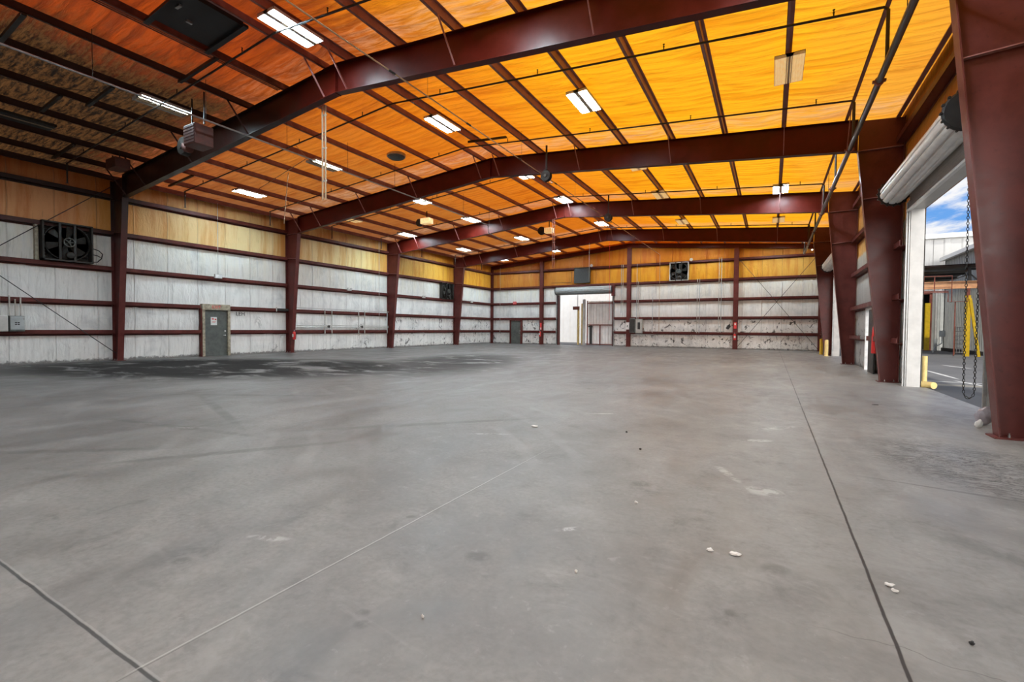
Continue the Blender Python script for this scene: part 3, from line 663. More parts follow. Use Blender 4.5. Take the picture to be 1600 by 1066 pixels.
# cord reels
def reel(x, y, z, label):
    t = thing('cord_reel', label, 'cord reel', (x, y, z - .2), 'cord reels under the ridge')
    dr = mesh('drum', MB().lathe((x, y, z), [(.0, -.09), (.19, -.09), (.20, -.07), (.20, -.055), (.13, -.05), (.13, .05), (.20, .055), (.20, .07), (.19, .09), (0, .09)], 20, 'y'), M['black'], t, smooth=True)
    mesh('hub', MB().lathe((x, y - .09, z), [(.06, 0), (.055, -.03), (0, -.03)], 12, 'y'), M['paneldark'], dr)
    mesh('bracket', MB().box(x - .03, x + .03, y - .02, y + .02, z + .18, zr(x) + .05).box(x - .06, x + .06, y - .11, y + .11, z + .19, z + .21), M['black'], t)
    mesh('cord', MB().tube([(x + .05, y, z - .18), (x + .07, y + .1, z - .25), (x + .02, y + .5, z - .12), (CX + .03, y + 1.0, CZ - .06)], .012, 6), M['black'], t, smooth=True)
reel(-7.28, 15.5, 6.98, 'black round cord reel hanging in front of the second rafter'); reel(-7.22, 22.7, 6.98, 'black round cord reel hanging in front of the third rafter')
def drop_pair(x, y, z0, z1, label, mat, r=.025, gap=.12):
    t = thing('drop_pipe', label, 'pipe', (x, y, z0), 'hanging drop pipes')
    for d in (-gap / 2, gap / 2): mesh('pipe', MB().tube([(x + d, y, z0), (x + d, y, z1)], r, 8), M[mat], t, smooth=True)
    for k in range(3): mesh('strap', MB().box(x - gap / 2 - .03, x + gap / 2 + .03, y - .008, y + .03, z0 + .5 + k * .9, z0 + .53 + k * .9), M['steel'], t)
drop_pair(-10.87, 8.72, 4.93, 7.5, 'pair of tan pipes hanging straight down below nearest rafter', 'tanpipe'); drop_pair(-10.57, 23.5, 4.75, 7.45, 'pair of rusty pipes hanging below third rafter near the ridge', 'rust', .02, .10)
def wire(label, pts, r=.007, mat='black'):
    mesh('hanging_cable', MB().tube(pts, r, 6), M[mat], None, label, 'cable', 'hanging cables', smooth=True)
def sag(p, q, d, n=10): return [tuple(p[i] + (q[i] - p[i]) * k / n - (d * 4 * k / n * (1 - k / n) if i == 2 else 0) for i in range(3)) for k in range(n + 1)]
wire('slack black cable drooping under the yellow roof behind nearest rafter', sag((-5.6, 9.3, zr(-5.6) - .05), (.9, 9.3, zr(.9) - .05), .22))
wire('tan cable running down from left roof slope toward the wall', [(-14.7, 10.6, 7.78), (-14.6, 11.0, 7.45), (-17.5, 11.0, 6.75)], .012, 'tanpipe')
wire('pale pole-like cord hanging under left slope beyond the nearest rafter', [(-17.1, 12.0, 7.6), (-17.25, 12.0, 6.6), (-17.38, 12.0, 5.6)], .014, 'tanpipe')
wire('thin pale cord hanging near far roll-up door, leftmost of two', [(-11.2, 31.0, 7.4), (-11.19, 31.0, 4.7)], .008, 'jamb'); wire('thin red cord hanging near far roll-up door, rightmost of two', [(-9.75, 31.0, 7.4), (-9.7, 31.0, 2.0)], .010, 'red')
wire('dark looping cable under the sooty near left roof', sag((-17.4, 3.0, 7.6), (-15.6, 5.9, 7.7), .10))

# ================================================================== DARK UNITS UNDER THE NEAR LEFT ROOF
def spreader(x0, x1, y, label):
    b = MB(); z = lambda x: zr(x) - .055
    b.prism([(x0, y - .05, z(x0)), (x1, y - .05, z(x1)), (x1, y - .05, z(x1) + .05), (x0, y - .05, z(x0) + .05)], (0, .10, 0))
    b.prism([(x0, y - .05, z(x0) - .03), (x1, y - .05, z(x1) - .03), (x1, y - .05, z(x1)), (x0, y - .05, z(x0))], (0, .012, 0))
    mesh('support_bar', b, M['black'], None, label, 'bar', 'short black support bars')
spreader(-15.5, -13.8, 3.6, 'short black bar bridging two purlins at the top left picture corner'); spreader(-13.9, -12.1, 6.58, 'short black bar bridging purlins beside the black roof hatch'); spreader(-17.1, -15.5, 5.72, 'short black bar under the burnt roof before the dead strip light')
spreader(-9.8, -8.2, 14.15, 'short black bar under the ridge before second rafter, beside the tan conduit'); spreader(-22., -20.2, 9.98, 'short black bar by left wall just beyond nearest rafter'); spreader(-18.4, -17.0, 5.12, 'short black bar beside the soot-blackened fixture'); spreader(-22., -20.2, 6.4, 'short black bar over the big fan near the left eave')
t = thing('roof_hatch', 'large black square roof hatch between purlins at top left', 'hatch', (-11.3, 5.85, 8.0))
x0, x1, y0, y1 = -11.95, -10.62, 5.1, 6.35; zz = lambda x: zr(x) + .02
hp = mesh('panel', MB().prism([(x0, y0, zz(x0)), (x1, y0, zz(x1)), (x1, y0, zz(x1) + .1), (x0, y0, zz(x0) + .1)], (0, y1 - y0, 0)), M['black'], t)
for ya, yb in ((y0 - .06, y0 + .05), (y1 - .05, y1 + .06)): mesh('curb_rail', MB().prism([(x0 - .2, ya, zz(x0 - .2) - .06), (x1 + .1, ya, zz(x1 + .1) - .06), (x1 + .1, ya, zz(x1 + .1)), (x0 - .2, ya, zz(x0 - .2))], (0, yb - ya, 0)), M['black'], t)
mesh('latch', MB().cbox((-11.4, 5.6, zr(-11.4) - .0), (.03, .06, .03)), M['steel'], hp); mesh('hinge', MB().cbox((-11.1, 5.25, zr(-11.1) + .0), (.09, .03, .02)), M['steel'], hp)
t = thing('turbine_vent', 'grey round turbine vent set in the orange roof left of the ridge', 'vent', (-13.0, 13.8, 8.0)); zc = zr(-13.0) + .12
mesh('throat', MB().lathe((-13.0, 13.8, zc), [(.36, .10), (.36, -.02), (.33, -.02), (.32, .10)], 24), M['steel'], t, smooth=True)
mesh('dome', MB().lathe((-13.0, 13.8, zc), [(.33, .0), (.30, -.07), (.2, -.12), (0, -.14)], 24), M['paneldark'], t, smooth=True)
t = thing('unit_heater', 'rusty red box heater with round fan hung before nearest rafter, left side', 'heater', (-14.2, 7.2, 6.3))
cb = mesh('cabinet', MB().chbox(-14.62, -14.02, 7.0, 7.5, 6.50, 7.06, .02), M['heater'], t)
b = MB()
for k in range(6): b.box(-14.59, -14.05, 6.985, 7.0, 6.54 + k * .085, 6.59 + k * .085)
mesh('louver', b, M['heater'], cb)
mesh('fan_shroud', MB().lathe((-15.2, 7.2, 6.70), [(.0, -.02), (.09, -.02), (.10, 0), (.25, .02), (.27, .2), (.25, .2), (.23, .06), (0, .06)], 20, 'y'), M['char'], t, smooth=True)
mesh('flue', MB().tube([(-14.7, 7.2, 6.5), (-14.9, 7.2, 6.55), (-15.1, 7.28, 6.68)], .11, 10), M['heater'], t, smooth=True)
mesh('hanger', MB().box(-14.6, -14.57, 7.2, 7.23, 7.06, 7.9).box(-13.97, -13.94, 7.2, 7.23, 7.06, 7.95), M['black'], t)
t = thing('unit_heater', 'small square red heater box high beside the nearest left column', 'heater', (-20.45, 7.6, 7.0))
mesh('cabinet', MB().chbox(-20.85, -20.1, 7.45, 7.9, 6.98, 7.33, .015), M['heater'], t); mesh('hanger', MB().box(-20.75, -20.72, 7.6, 7.63, 7.33, 7.5).box(-20.2, -20.17, 7.6, 7.63, 7.33, 7.55), M['black'], t)
t = thing('unit_heater', 'small amber heater hung under left slope beyond the second rafter', 'heater', (-16.6, 20.0, 7.2))
mesh('cabinet', MB().chbox(-16.9, -16.3, 19.8, 20.2, 7.1, 7.4, .02), M['amber'], t); mesh('fan_shroud', MB().lathe((-17.2, 20.0, 7.25), [(0, 0), (.2, .02), (.22, .15), (0, .15)], 14, 'y'), M['black'], t); mesh('hanger', MB().box(-16.62, -16.58, 19.98, 20.02, 7.4, 7.8), M['black'], t)
t = thing('unit_heater', 'small dark heater with pale face hung near ridge beyond the third rafter', 'heater', (-11.9, 25.6, 7.2))
mesh('cabinet', MB().chbox(-12.1, -11.6, 25.5, 25.9, 7.2, 7.5, .02), M['amber'], t); mesh('fan_shroud', MB().lathe((-12.4, 25.7, 7.4), [(0, 0), (.24, .02), (.26, .15), (0, .15)], 14, 'y'), M['black'], t); mesh('hanger', MB().box(-11.87, -11.83, 25.68, 25.72, 7.5, 8.2), M['black'], t)

# ================================================================== WALL FANS
def wall_fan(axis, plane, inn, u0, u1, z0, z1, label, fmat, detail=True, depth=.34):
    P = (lambda u, d, z: (plane + inn * d, u, z)) if axis == 'y' else (lambda u, d, z: (u, plane + inn * d, z))
    uc, zc = (u0 + u1) / 2, (z0 + z1) / 2; R = min(u1 - u0, z1 - z0) / 2 - .06
    t = thing('exhaust_fan', label, 'fan', P(uc, .0, z0), 'wall exhaust fans')
    def bx(b, ua, ub, da, db, za, zb):
        p, q = P(ua, da, za), P(ub, db, zb); return b.box(min(p[0], q[0]), max(p[0], q[0]), min(p[1], q[1]), max(p[1], q[1]), za, zb)
    b = MB(); w = .05
    bx(b, u0, u1, .05, depth, z0, z0 + w); bx(b, u0, u1, .05, depth, z1 - w, z1); bx(b, u0, u0 + w, .05, depth, z0, z1); bx(b, u1 - w, u1, .05, depth, z0, z1)
    mesh('frame', b, M[fmat], t)
    b = MB(); n = 12
    for k in range(n):
        za = z0 + w + (z1 - z0 - 2 * w) * k / n; ds = .06 if detail else depth - .06; b.add([P(u0, ds, za + .11), P(u1, ds, za + .11), P(u1, ds + .04, za), P(u0, ds + .04, za)], [(0, 1, 2, 3)])
    mesh('shutter', b, M['char'], t)
    if not detail: return t
    ax = 'x' if axis == 'y' else 'y'; s = inn
    ring = MB().lathe(P(uc, 0, zc), [(R, s * .14), (R + .02, s * .14), (R + .02, s * .30), (R, s * .30), (R - .02, s * .22), (R, s * .14)], 32, ax)
    mesh('shroud', ring, M['char'], t, smooth=True)
    for k in range(6):
        a = 2 * math.pi * k / 6 + .3; ca, sa = math.cos(a), math.sin(a)
        def q(r, tt, d): return P(uc + r * ca - tt * sa, d, zc + r * sa + tt * ca)
        mesh('blade', MB().add([q(.10, -.05, .17), q(.10, .05, .23), q(R * .9, .14, .24), q(R * .93, 0, .19), q(R * .85, -.12, .15)], [(0, 1, 2, 3, 4)]), M['char'], t)
    hb = mesh('hub', MB().lathe(P(uc, 0, zc), [(.10, s * .12), (.10, s * .28), (0, s * .28)], 12, ax), M['char'], t)
    b = MB()
    for du in (-.26, .16): bx(b, uc + du, uc + du + .07, .30, .36, z0, z1)
    mesh('strut', b, M['black'], t)
    b = MB(); pr_ = .17
    b.lathe(P(uc + .02, 0, zc), [(pr_, s * .38), (pr_, s * .42), (pr_ - .03, s * .42), (pr_ - .03, s * .38), (pr_, s * .38)], 20, ax)
    for k in range(5):
        a = 2 * math.pi * k / 5; b.bar(P(uc + .02, .40, zc), P(uc + .02 + math.cos(a) * pr_, .40, zc + math.sin(a) * pr_), .025, .025, (0, 0, 1) if abs(math.sin(a)) < .9 else ((1, 0, 0) if axis == 'x' else (0, 1, 0)))
    b.lathe(P(uc + .02, 0, zc), [(.04, s * .3), (.04, s * .43), (0, s * .43)], 10, ax)
    mesh('pulley', b, M['paneldark'], t)
    mesh('motor', MB().lathe(P(uc + .05, 0, zc - R * .72), [(.0, s * .24), (.11, s * .24), (.12, s * .27), (.12, s * .42), (.08, s * .45), (0, s * .45)], 14, ax), M['char'], t, smooth=True)
    mesh('belt', MB().tube([P(uc - .12, .40, zc), P(uc + .0, .40, zc - R * .72)], .012, 5).tube([P(uc + .17, .40, zc), P(uc + .1, .40, zc - R * .72)], .012, 5), M['black'], t)
    return t
f = wall_fan('y', XL, 1, 6.28, 7.70, 3.76, 5.17, 'big charred belt-driven exhaust fan set high in the left wall', 'char', True, .40)
mesh('side_post', MB().box(XL + .02, XL + .2, 6.14, 6.22, 3.74, 5.0), M['frametan'], f)
mesh('flexible_conduit', MB().tube([(XL + .3, 7.72, 4.35), (XL + .28, 7.9, 4.3), (XL + .27, 8.02, 4.18), (XL + .27, 7.98, 4.0), (XL + .28, 7.85, 3.85), (XL + .28, 7.74, 3.84)], .018, 7).tube([(XL + .28, 7.72, 4.12), (XL + .28, 7.86, 4.1), (XL + .27, 7.95, 4.05)], .016, 7), M['black'], f, smooth=True)
wall_fan('y', XL, 1, 29.35, 30.9, 3.72, 5.02, 'small dark exhaust fan in left wall just before the farthest column', 'char', True, .30)
wall_fan('x', YF, -1, -6.88, -5.50, 5.12, 6.52, 'exhaust fan with pale frame in the orange part of far wall', 'jamb', True, .34)
wall_fan('x', YF, -1, -14.68, -13.30, 5.26, 6.58, 'dark shuttered exhaust fan above the far roll-up door', 'char', False, .30)
mesh('stain_outline_frame', MB().box(-16.9, -15.0, YF - .02, YF, 5.38, 5.41).box(-15.03, -15.0, YF - .02, YF, 5.38, 6.3), M['black'], None, 'thin black trim line on far wall left of the shuttered fan', 'trim')

# ================================================================== MAN DOORS
def rotz(p): return p
def man_door(name, axis, plane, inn, u0, u1, z1, leaf, frame, label, header=None, knob=True):
    P = (lambda u, d, z: (plane + inn * d, u, z)) if axis == 'y' else (lambda u, d, z: (u, plane + inn * d, z))
    t = bpy.data.objects.new(name, None); COL.objects.link(t); t.location = P((u0 + u1) / 2, 0, 0); ORG[t.name] = V(t.location); t['kind'] = 'structure'; t['label'] = label
    def bx(b, ua, ub, da, db, za, zb):
        p, q = P(ua, da, za), P(ub, db, zb); return b.box(min(p[0], q[0]), max(p[0], q[0]), min(p[1], q[1]), max(p[1], q[1]), za, zb)
    b = MB(); w = .11
    bx(b, u0 - w, u0, .02, .24, 0, z1 + .02); bx(b, u1, u1 + w, .02, .24, 0, z1 + .02); bx(b, u0 - w, u1 + w, .02, .24, z1, z1 + (header or .08))
    mesh('door_frame', b, M[frame], t)
    lf = mesh('door_leaf', bx(MB(), u0 + .005, u1 - .005, .09, .135, .01, z1 - .005), M[leaf], t)
    if knob:
        ax = 'x' if axis == 'y' else 'y'
        mesh('deadbolt', MB().lathe(P(u1 - .09, .135, 1.18), [(.035, 0), (.035, inn * .02), (.015, inn * .03), (0, inn * .03)], 12, ax), M['white_paint'], lf)
        mesh('lever_handle', MB().lathe(P(u1 - .09, .135, .98), [(.03, 0), (.03, inn * .02), (0, inn * .02)], 12, ax).tube([P(u1 - .09, .16, .98), P(u1 - .09, .19, .98), P(u1 - .20, .19, .98)], .010, 6), M['white_paint'], lf)
    return t, lf, P, bx
d1, lf, P, bx = man_door('door_1', 'y', XL, 1, 11.76, 12.80, 2.17, 'doorgrey', 'frametan', 'grey-green steel door with white notice in the left wall', .27)
nt = mesh('notice', bx(MB(), 12.06, 12.34, .136, .140, 1.46, 1.84), M['paper'], lf)
b = MB(); bx(b, 12.11, 12.20, .1405, .1415, 1.72, 1.78); bx(b, 12.24, 12.31, .1405, .1415, 1.70, 1.76); bx(b, 12.12, 12.29, .1405, .1415, 1.62, 1.635); bx(b, 12.12, 12.26, .1405, .1415, 1.57, 1.585)
mesh('print', b, M['signred'], nt)
text('exit_lettering', 'EXIT', .20, (XL + .243, 12.27, 2.30), (math.pi / 2, 0, math.pi / 2), M['signred'], d1)
mesh('door_post', MB().box(XL + .03, XL + .22, 11.60, 11.65, 0, 2.22), M['girt'], d1)
man_door('door_2', 'x', YF, -1, -20.86, -19.84, 2.12, 'doorgrey', 'girt', 'dark grey steel door in far wall near the left corner')
t = thing('exit_sign', 'small red exit sign on the girt above the far grey door', 'sign', (-20.45, YF - .22, 3.6))
mesh('sign_box', MB().box(-20.62, -20.28, YF - .26, YF - .205, 3.6, 3.84), M['signred'], t); text('lettering', 'EXIT', .14, (-20.45, YF - .262, 3.72), (math.pi / 2, 0, 0), M['paper'], t)
# open side door on the right
t = bpy.data.objects.new('door_3', None); COL.objects.link(t); t.location = (XR, 20.35, 0); ORG['door_3'] = V((XR, 20.35, 0)); t['kind'] = 'structure'; t['label'] = 'white framed side door standing open in the right wall'
mesh('door_frame', MB().box(XR - .06, XR + .26, 20.85, 20.97, 0, 2.25).box(XR - .06, XR + .26, 19.73, 19.85, 0, 2.25).box(XR - .06, XR + .26, 19.85, 20.85, 2.13, 2.25), M['white_paint'], t)
lf = mesh('door_leaf', MB().box(XR - .14, XR - .095, 18.75, 19.72, .01, 2.12), M['black'], t)

# ================================================================== ROLL-UP DOORS
def rollup(axis, plane, inn, u0, u1, h, label, cz, rad, slat, cap_n=True, cd=.40):
    P = (lambda u, d, z: (plane + inn * d, u, z)) if axis == 'y' else (lambda u, d, z: (u, plane + inn * d, z))
    t = thing('rollup_door', label, 'roll-up door', P((u0 + u1) / 2, .2, h), 'roll-up doors')
    n = 11; m = 8; pts = []
    for k in range(n * m):
        a = 2 * math.pi * k / (n * m); r = rad + .020 * abs(math.sin(math.pi * (k % m) / m)) ** .5 - .022 * (k % m == 0)
        pts.append(P(u0 - .02, cd + r * math.cos(a), cz + r * math.sin(a)))
    ext = V(P(u1 + .02, 0, 0)) - V(P(u0 - .02, 0, 0))
    coil = mesh('coil', MB().prism(pts, ext), M[slat], t)
    ax = 'x' if axis == 'x' else 'y'
    for ue, s in ((u0 - .03, -1), (u1 + .03, 1)):
        b = MB(); c = P(ue, cd, cz)
        b.lathe(c, [(0, 0), (rad + .06, 0), (rad + .06, s * .025), (rad + .03, s * .05), (0, s * .05)], 24, ax)
        for k in range(16):
            a = 2 * math.pi * k / 16; b.lathe(P(ue, cd + (rad + .065) * math.cos(a), cz + (rad + .065) * math.sin(a)), [(.022, 0), (.022, s * .05)], 6, ax)
        b.lathe(c, [(.07, s * .05), (.07, s * .11), (0, s * .11)], 10, ax)
        mesh('end_cap', b, M['black'], coil)
    def bx(b, ua, ub, da, db, za, zb):
        p, q = P(ua, da, za), P(ub, db, zb); return b.box(min(p[0], q[0]), max(p[0], q[0]), min(p[1], q[1]), max(p[1], q[1]), za, zb)
    b = MB(); zs = [h + .02 + (cz - h) * k / 8 for k in range(9)]
    for za, zb in zip(zs, zs[1:]): b.add([P(u0, .05, za), P(u1, .05, za), P(u1, .075, (za + zb) / 2), P(u0, .075, (za + zb) / 2), P(u0, .05, zb), P(u1, .05, zb)], [(0, 1, 2, 3), (3, 2, 5, 4)])
    ct = mesh('curtain', b, M['curtain'] if slat == 'slat' else M[slat], t)
    mesh('bottom_bar', bx(bx(MB(), u0, u1, .03, .10, h - .03, h + .02), u0, u1, .09, .12, h - .05, h + .0), M['slat'], ct)
    for ua in (u0 - .14, u1): mesh('guide_rail', bx(bx(MB(), ua, ua + .14, .02, .06, 0, h + .25), ua + .05, ua + .09, .06, .10, 0, h + .2), M['steel'], t)
    return t
r1 = rollup('y', XR, -1, 10.08, 15.10, 4.45, 'big white-slatted roll-up door coiled above the near right opening', 4.93, .27, 'slat', cd=.37)
r2 = rollup('y', XR, -1, 25.33, 30.75, 4.45, 'second white-slatted roll-up door beyond the dark third column, right wall', 4.93, .27, 'slat', cd=.37)
r3 = rollup('x', YF, -1, -16.25, -11.35, 4.35, 'grey roll-up door coiled above the bright opening in far wall', 4.66, .27, 'panelgrey', cd=.34)
mesh('side_bracket', MB().box(-11.36, -11.14, YF - .5, YF - .1, 4.1, 5.05), M['girt'], r3)
# chain hoist loop
cm = MB(); cy, cx = 10.05, 2.79; path = []
top, bot = 4.95, .46
for k in range(200): path.append((cx - .085 + .02 * k / 200, cy, top - (top - bot) * k / 200))
for k in range(9): a = math.pi * k / 8; path.append((cx - .065 * math.cos(a), cy, bot - .14 * math.sin(a)))
for k in range(200): path.append((cx + .065 + .02 * k / 200, cy, bot + (top - bot) * k / 200))
acc = 0; last = V(path[0]); link = 0
for p in path[1:]:
    q = V(p)
    if (q - last).length >= .040:
        d = (q - last).normalized(); c = (q + last) / 2; sd = V((0, 1, 0)) if link % 2 else d.cross(V((0, 1, 0))).normalized()
        pts = [c + d * (.027 * math.cos(a)) + sd * (.015 * math.sin(a)) for a in [2 * math.pi * k / 8 for k in range(8)]]
        cm.tube(pts + [pts[0], pts[1]], .0052, 5, False); link += 1; last = q
mesh('hoist_chain', cm, M['black'], None, 'black hand chain looping down beside the big roll-up door opening', 'chain')

# ================================================================== WALL ELECTRICS
def conduit(label, pts, r=.02, mat='galv', grp='wall conduits'):
    mesh('wall_conduit', MB().tube(pts, r, 8), M[mat], None, label, 'conduit', grp, smooth=True)
xw = XL + .24
t = thing('breaker_box', 'grey breaker box with dark label on left wall at picture edge', 'electrical box', (xw, 5.61, 1.18), 'left wall breaker boxes')
mesh('enclosure', MB().chbox(XL + .1, XL + .36, 5.43, 5.80, 1.18, 1.72, .012), M['paneldark'], t); cv_ = mesh('cover', MB().chbox(XL + .36, XL + .385, 5.44, 5.79, 1.24, 1.70, .01), M['panelgrey'], t)
b = MB()
for i in range(2):
    for j in range(2): b.box(XL + .386, XL + .388, 5.55 + i * .065, 5.60 + i * .065, 1.40 + j * .06, 1.44 + j * .06)
mesh('label_plate', b, M['ink'], cv_); mesh('latch', MB().cbox((XL + .39, 5.77, 1.62), (.012, .012, .03)), M['steel'], cv_)
t = thing('breaker_box', 'plain white breaker box cut by left picture edge', 'electrical box', (xw, 5.1, 1.18), 'left wall breaker boxes')
mesh('enclosure', MB().chbox(XL + .1, XL + .34, 4.9, 5.40, 1.18, 1.72, .012), M['white_paint'], t); mesh('cover', MB().chbox(XL + .34, XL + .36, 4.92, 5.38, 1.2, 1.7, .01), M['jamb'], t)
for k, (y, z1) in enumerate(((5.22, 2.42), (5.46, 2.42), (5.60, 2.30), (5.73, 2.36))): conduit(f'short grey conduit rising from left wall breaker boxes, {ORD[k]} from picture edge', [(xw, y, 1.71), (xw, y, z1)], .022)
t = thing('junction_box', 'small white junction box on a girt, end of the thin drop conduit near grey door', 'electrical box', (xw, 12.35, 3.66), 'small wall boxes')
mesh('box', MB().chbox(XL + .2, XL + .30, 12.19, 12.52, 3.67, 3.86, .01), M['jamb'], t); mesh('cover', MB().box(XL + .30, XL + .308, 12.22, 12.49, 3.69, 3.84), M['white_paint'], t)
conduit('thin vertical conduit dropping from left eave to the white junction box', [(xw - .0, 12.36, 3.86), (xw, 12.36, 7.2)], .014)
def lamp_box(y, z, label, mat='jamb'):
    t = thing('emergency_light', label, 'emergency light', (xw, y, z - .08), 'emergency lights on the left wall')
    mesh('case', MB().chbox(XL + .2, XL + .28, y - .16, y + .16, z - .06, z + .05, .01), M[mat], t)
    for s in (-1, 1): mesh('lamp_head', MB().lathe((XL + .26, y + s * .13, z + .07), [(.0, -.03), (.04, -.03), (.06, .04), (0, .04)], 10, 'x'), M[mat], t)
lamp_box(20.15, 3.73, 'small twin-head emergency light on middle girt above the conduit rack'); lamp_box(27.2, 3.70, 'small twin-head emergency light on middle girt left of small dark fan'); lamp_box(33.6, 3.69, 'small twin-head emergency light on middle girt near far left corner')
t = thing('control_box', 'dark control box on second girt left of the extinguisher column', 'electrical box', (xw, 15.7, 2.2), 'small wall boxes')
mesh('box', MB().chbox(XL + .2, XL + .3, 15.30, 15.98, 2.24, 2.38, .01), M['black'], t); mesh('cover', MB().box(XL + .3, XL + .31, 15.24, 15.30, 2.20, 2.44), M['galv'], t)
# conduit rack
conduit('long horizontal conduit along the top of the left wall rack', [(xw, 16.4, 2.47), (xw, 23.55, 2.46)], .022, 'jamb', 'conduit rack on left wall')
conduit('long horizontal conduit in middle of the left wall rack, upper one', [(xw + .02, 16.4, 1.50), (xw + .02, 23.5, 1.49)], .024, 'galv', 'conduit rack on left wall')
conduit('long horizontal conduit in middle of the left wall rack, lower one', [(xw + .02, 16.4, 1.41), (xw + .02, 23.5, 1.40)], .024, 'galv', 'conduit rack on left wall')
for k, y in enumerate((18.35, 18.85, 20.9, 21.4, 23.4)): conduit(f'upright strut of left wall conduit rack, {ORD[k]} from the extinguisher column', [(xw - .0, y, 1.0), (xw, y, 2.42)], .03, 'panelgrey' if k > 3 else 'galv', 'conduit rack on left wall')
conduit('thin conduit dropping from left eave to right end of conduit rack', [(xw, 22.66, 7.1), (xw, 22.66, 1.2)], .014)
for k, y in enumerate((18.6, 21.15)):
    t = thing('junction_box', f'small dark junction box on conduit rack, {ORD[k]} from the extinguisher column', 'electrical box', (xw, y, 1.36), 'small wall boxes'); mesh('box', MB().chbox(XL + .2, XL + .3, y - .07, y + .07, 1.36, 1.52, .008), M['paneldark'], t); mesh('cover', MB().box(XL + .3, XL + .305, y - .05, y + .05, 1.38, 1.50), M['char'], t)
# far wall
yw = YF - .24
for k, (x, z0, z1) in enumerate(((-10.62, 2.7, 6.6), (-10.48, 2.4, 6.6), (-9.36, 2.2, 6.6), (-9.24, 2.2, 5.2), (-8.12, 1.15, 3.9), (-4.86, 1.15, 5.2), (-4.70, 1.15, 5.2), (-3.38, 1.2, 6.7), (-3.22, 1.2, 6.7))):
    conduit(f'vertical conduit on far wall, {ORD[k]} to the right of the roll-up door', [(x, yw, z0), (x, yw, z1)], .022, 'galv' if k % 2 else 'panelgrey', 'far wall conduits')
conduit('thin vertical conduit at left end of far wall', [(-22.0, yw, 1.0), (-22.0, yw, 7.0)], .015, 'galv', 'far wall conduits')
t = thing('electrical_panel', 'dark grey electrical panel right beside the ridge post on far wall', 'electrical box', (-9.62, yw, 1.1), 'far wall electrical boxes')
mesh('enclosure', MB().chbox(-9.86, -9.44, YF - .42, YF - .1, 1.13, 2.28, .015), M['paneldark'], t); mesh('cover', MB().chbox(-9.83, -9.47, YF - .44, YF - .42, 1.2, 2.2, .01), M['char'], t)
t = thing('electrical_panel', 'lighter grey electrical panel with dark breaker window on far wall', 'electrical box', (-9.15, yw, 1.08), 'far wall electrical boxes')
mesh('enclosure', MB().chbox(-9.40, -8.88, YF - .40, YF - .1, 1.08, 2.2, .015), M['panelgrey'], t); cv_ = mesh('cover', MB().chbox(-9.36, -8.92, YF - .42, YF - .40, 1.12, 2.16, .01), M['galv'], t)
mesh('breaker_window', MB().box(-9.22, -9.02, YF - .43, YF - .42, 1.4, 1.95), M['ink'], cv_)
t = thing('switch_box', 'small white switch box on the ridge post of far wall', 'electrical box', (-10.05, YF - .3, 1.4), 'far wall electrical boxes'); mesh('box', MB().chbox(-10.16, -9.92, YF - .36, YF - .25, 1.38, 1.95, .01), M['white_paint'], t); mesh('toggle', MB().box(-10.07, -10.01, YF - .375, YF - .36, 1.6, 1.72), M['ink'], t)
def flood(x, z, label):
    t = thing('flood_light', label, 'flood light', (x, YF - .25, z - .1), 'far wall flood lights')
    mesh('bracket', MB().box(x - .06, x + .06, YF - .26, YF - .2, z - .06, z + .06), M['char'], t); mesh('lamp_head', MB().lathe((x + .06, YF - .3, z), [(.0, .02), (.08, .02), (.12, -.12), (0, -.12)], 12, 'y'), M['jamb'], t, smooth=True)
flood(-13.16, 6.66, 'small flood light at upper right of the shuttered fan'); flood(-5.36, 6.64, 'small flood light at upper right of the pale-framed fan')
t = thing('work_lamp', 'tiny bright lamp high in the far right corner', 'lamp', (2.2, YF - .3, 6.75)); mesh('bulb', MB().lathe((2.3, YF - .3, 6.8), [(0, -.05), (.05, 0), (0, .05)], 10), M['spark'], t, smooth=True); mesh('socket', MB().cbox((2.3, YF - .26, 6.8), (.03, .03, .03)), M['black'], t)

# ================================================================== EXTINGUISHERS, SIGNS, SMALL MARKS
def extinguisher(x, y, z, label, nrm, sign=None):
    t = thing('fire_extinguisher', label, 'fire extinguisher', (x, y, z), 'fire extinguishers')
    cl = mesh('cylinder', MB().lathe((x, y, z), [(0, 0), (.075, 0), (.085, .02), (.085, .36), (.06, .42), (.03, .44), (0, .44)], 16), M['red'], t, smooth=True)
    vl = mesh('valve', MB().lathe((x, y, z + .44), [(.025, 0), (.025, .06), (0, .06)], 8).bar((x, y, z + .5), (x + nrm[0] * .12, y + nrm[1] * .12, z + .54), .025, .012), M['steel'], t)
    mesh('hose', MB().tube([(x, y, z + .46), (x + .08, y + .03, z + .42), (x + .11, y + .03, z + .25), (x + .09, y + .02, z + .08)], .012, 6), M['black'], vl, smooth=True)
    mesh('tag', MB().add([(x - .06, y - .087, z + .14), (x + .06, y - .087, z + .14), (x + .06, y - .087, z + .30), (x - .06, y - .087, z + .30)], [(0, 1, 2, 3)]), M['paper'], cl)
    mesh('wall_bracket', MB().box(min(x, x - nrm[0] * .12) - .02, max(x, x - nrm[0] * .12) + .02, min(y, y - nrm[1] * .12) - .02, max(y, y - nrm[1] * .12) + .02, z + .2, z + .24), M['steel'], t)
extinguisher(XL + .60, FY[1] - .02, .72, 'red fire extinguisher hung on the second left wall column', (1, 0)); extinguisher(FC[1], YF - .42, .72, 'red fire extinguisher on far wall post left of roll-up door', (0, -1)); extinguisher(FC[3], YF - .42, .68, 'red fire extinguisher on far wall post below a red sign', (0, -1))
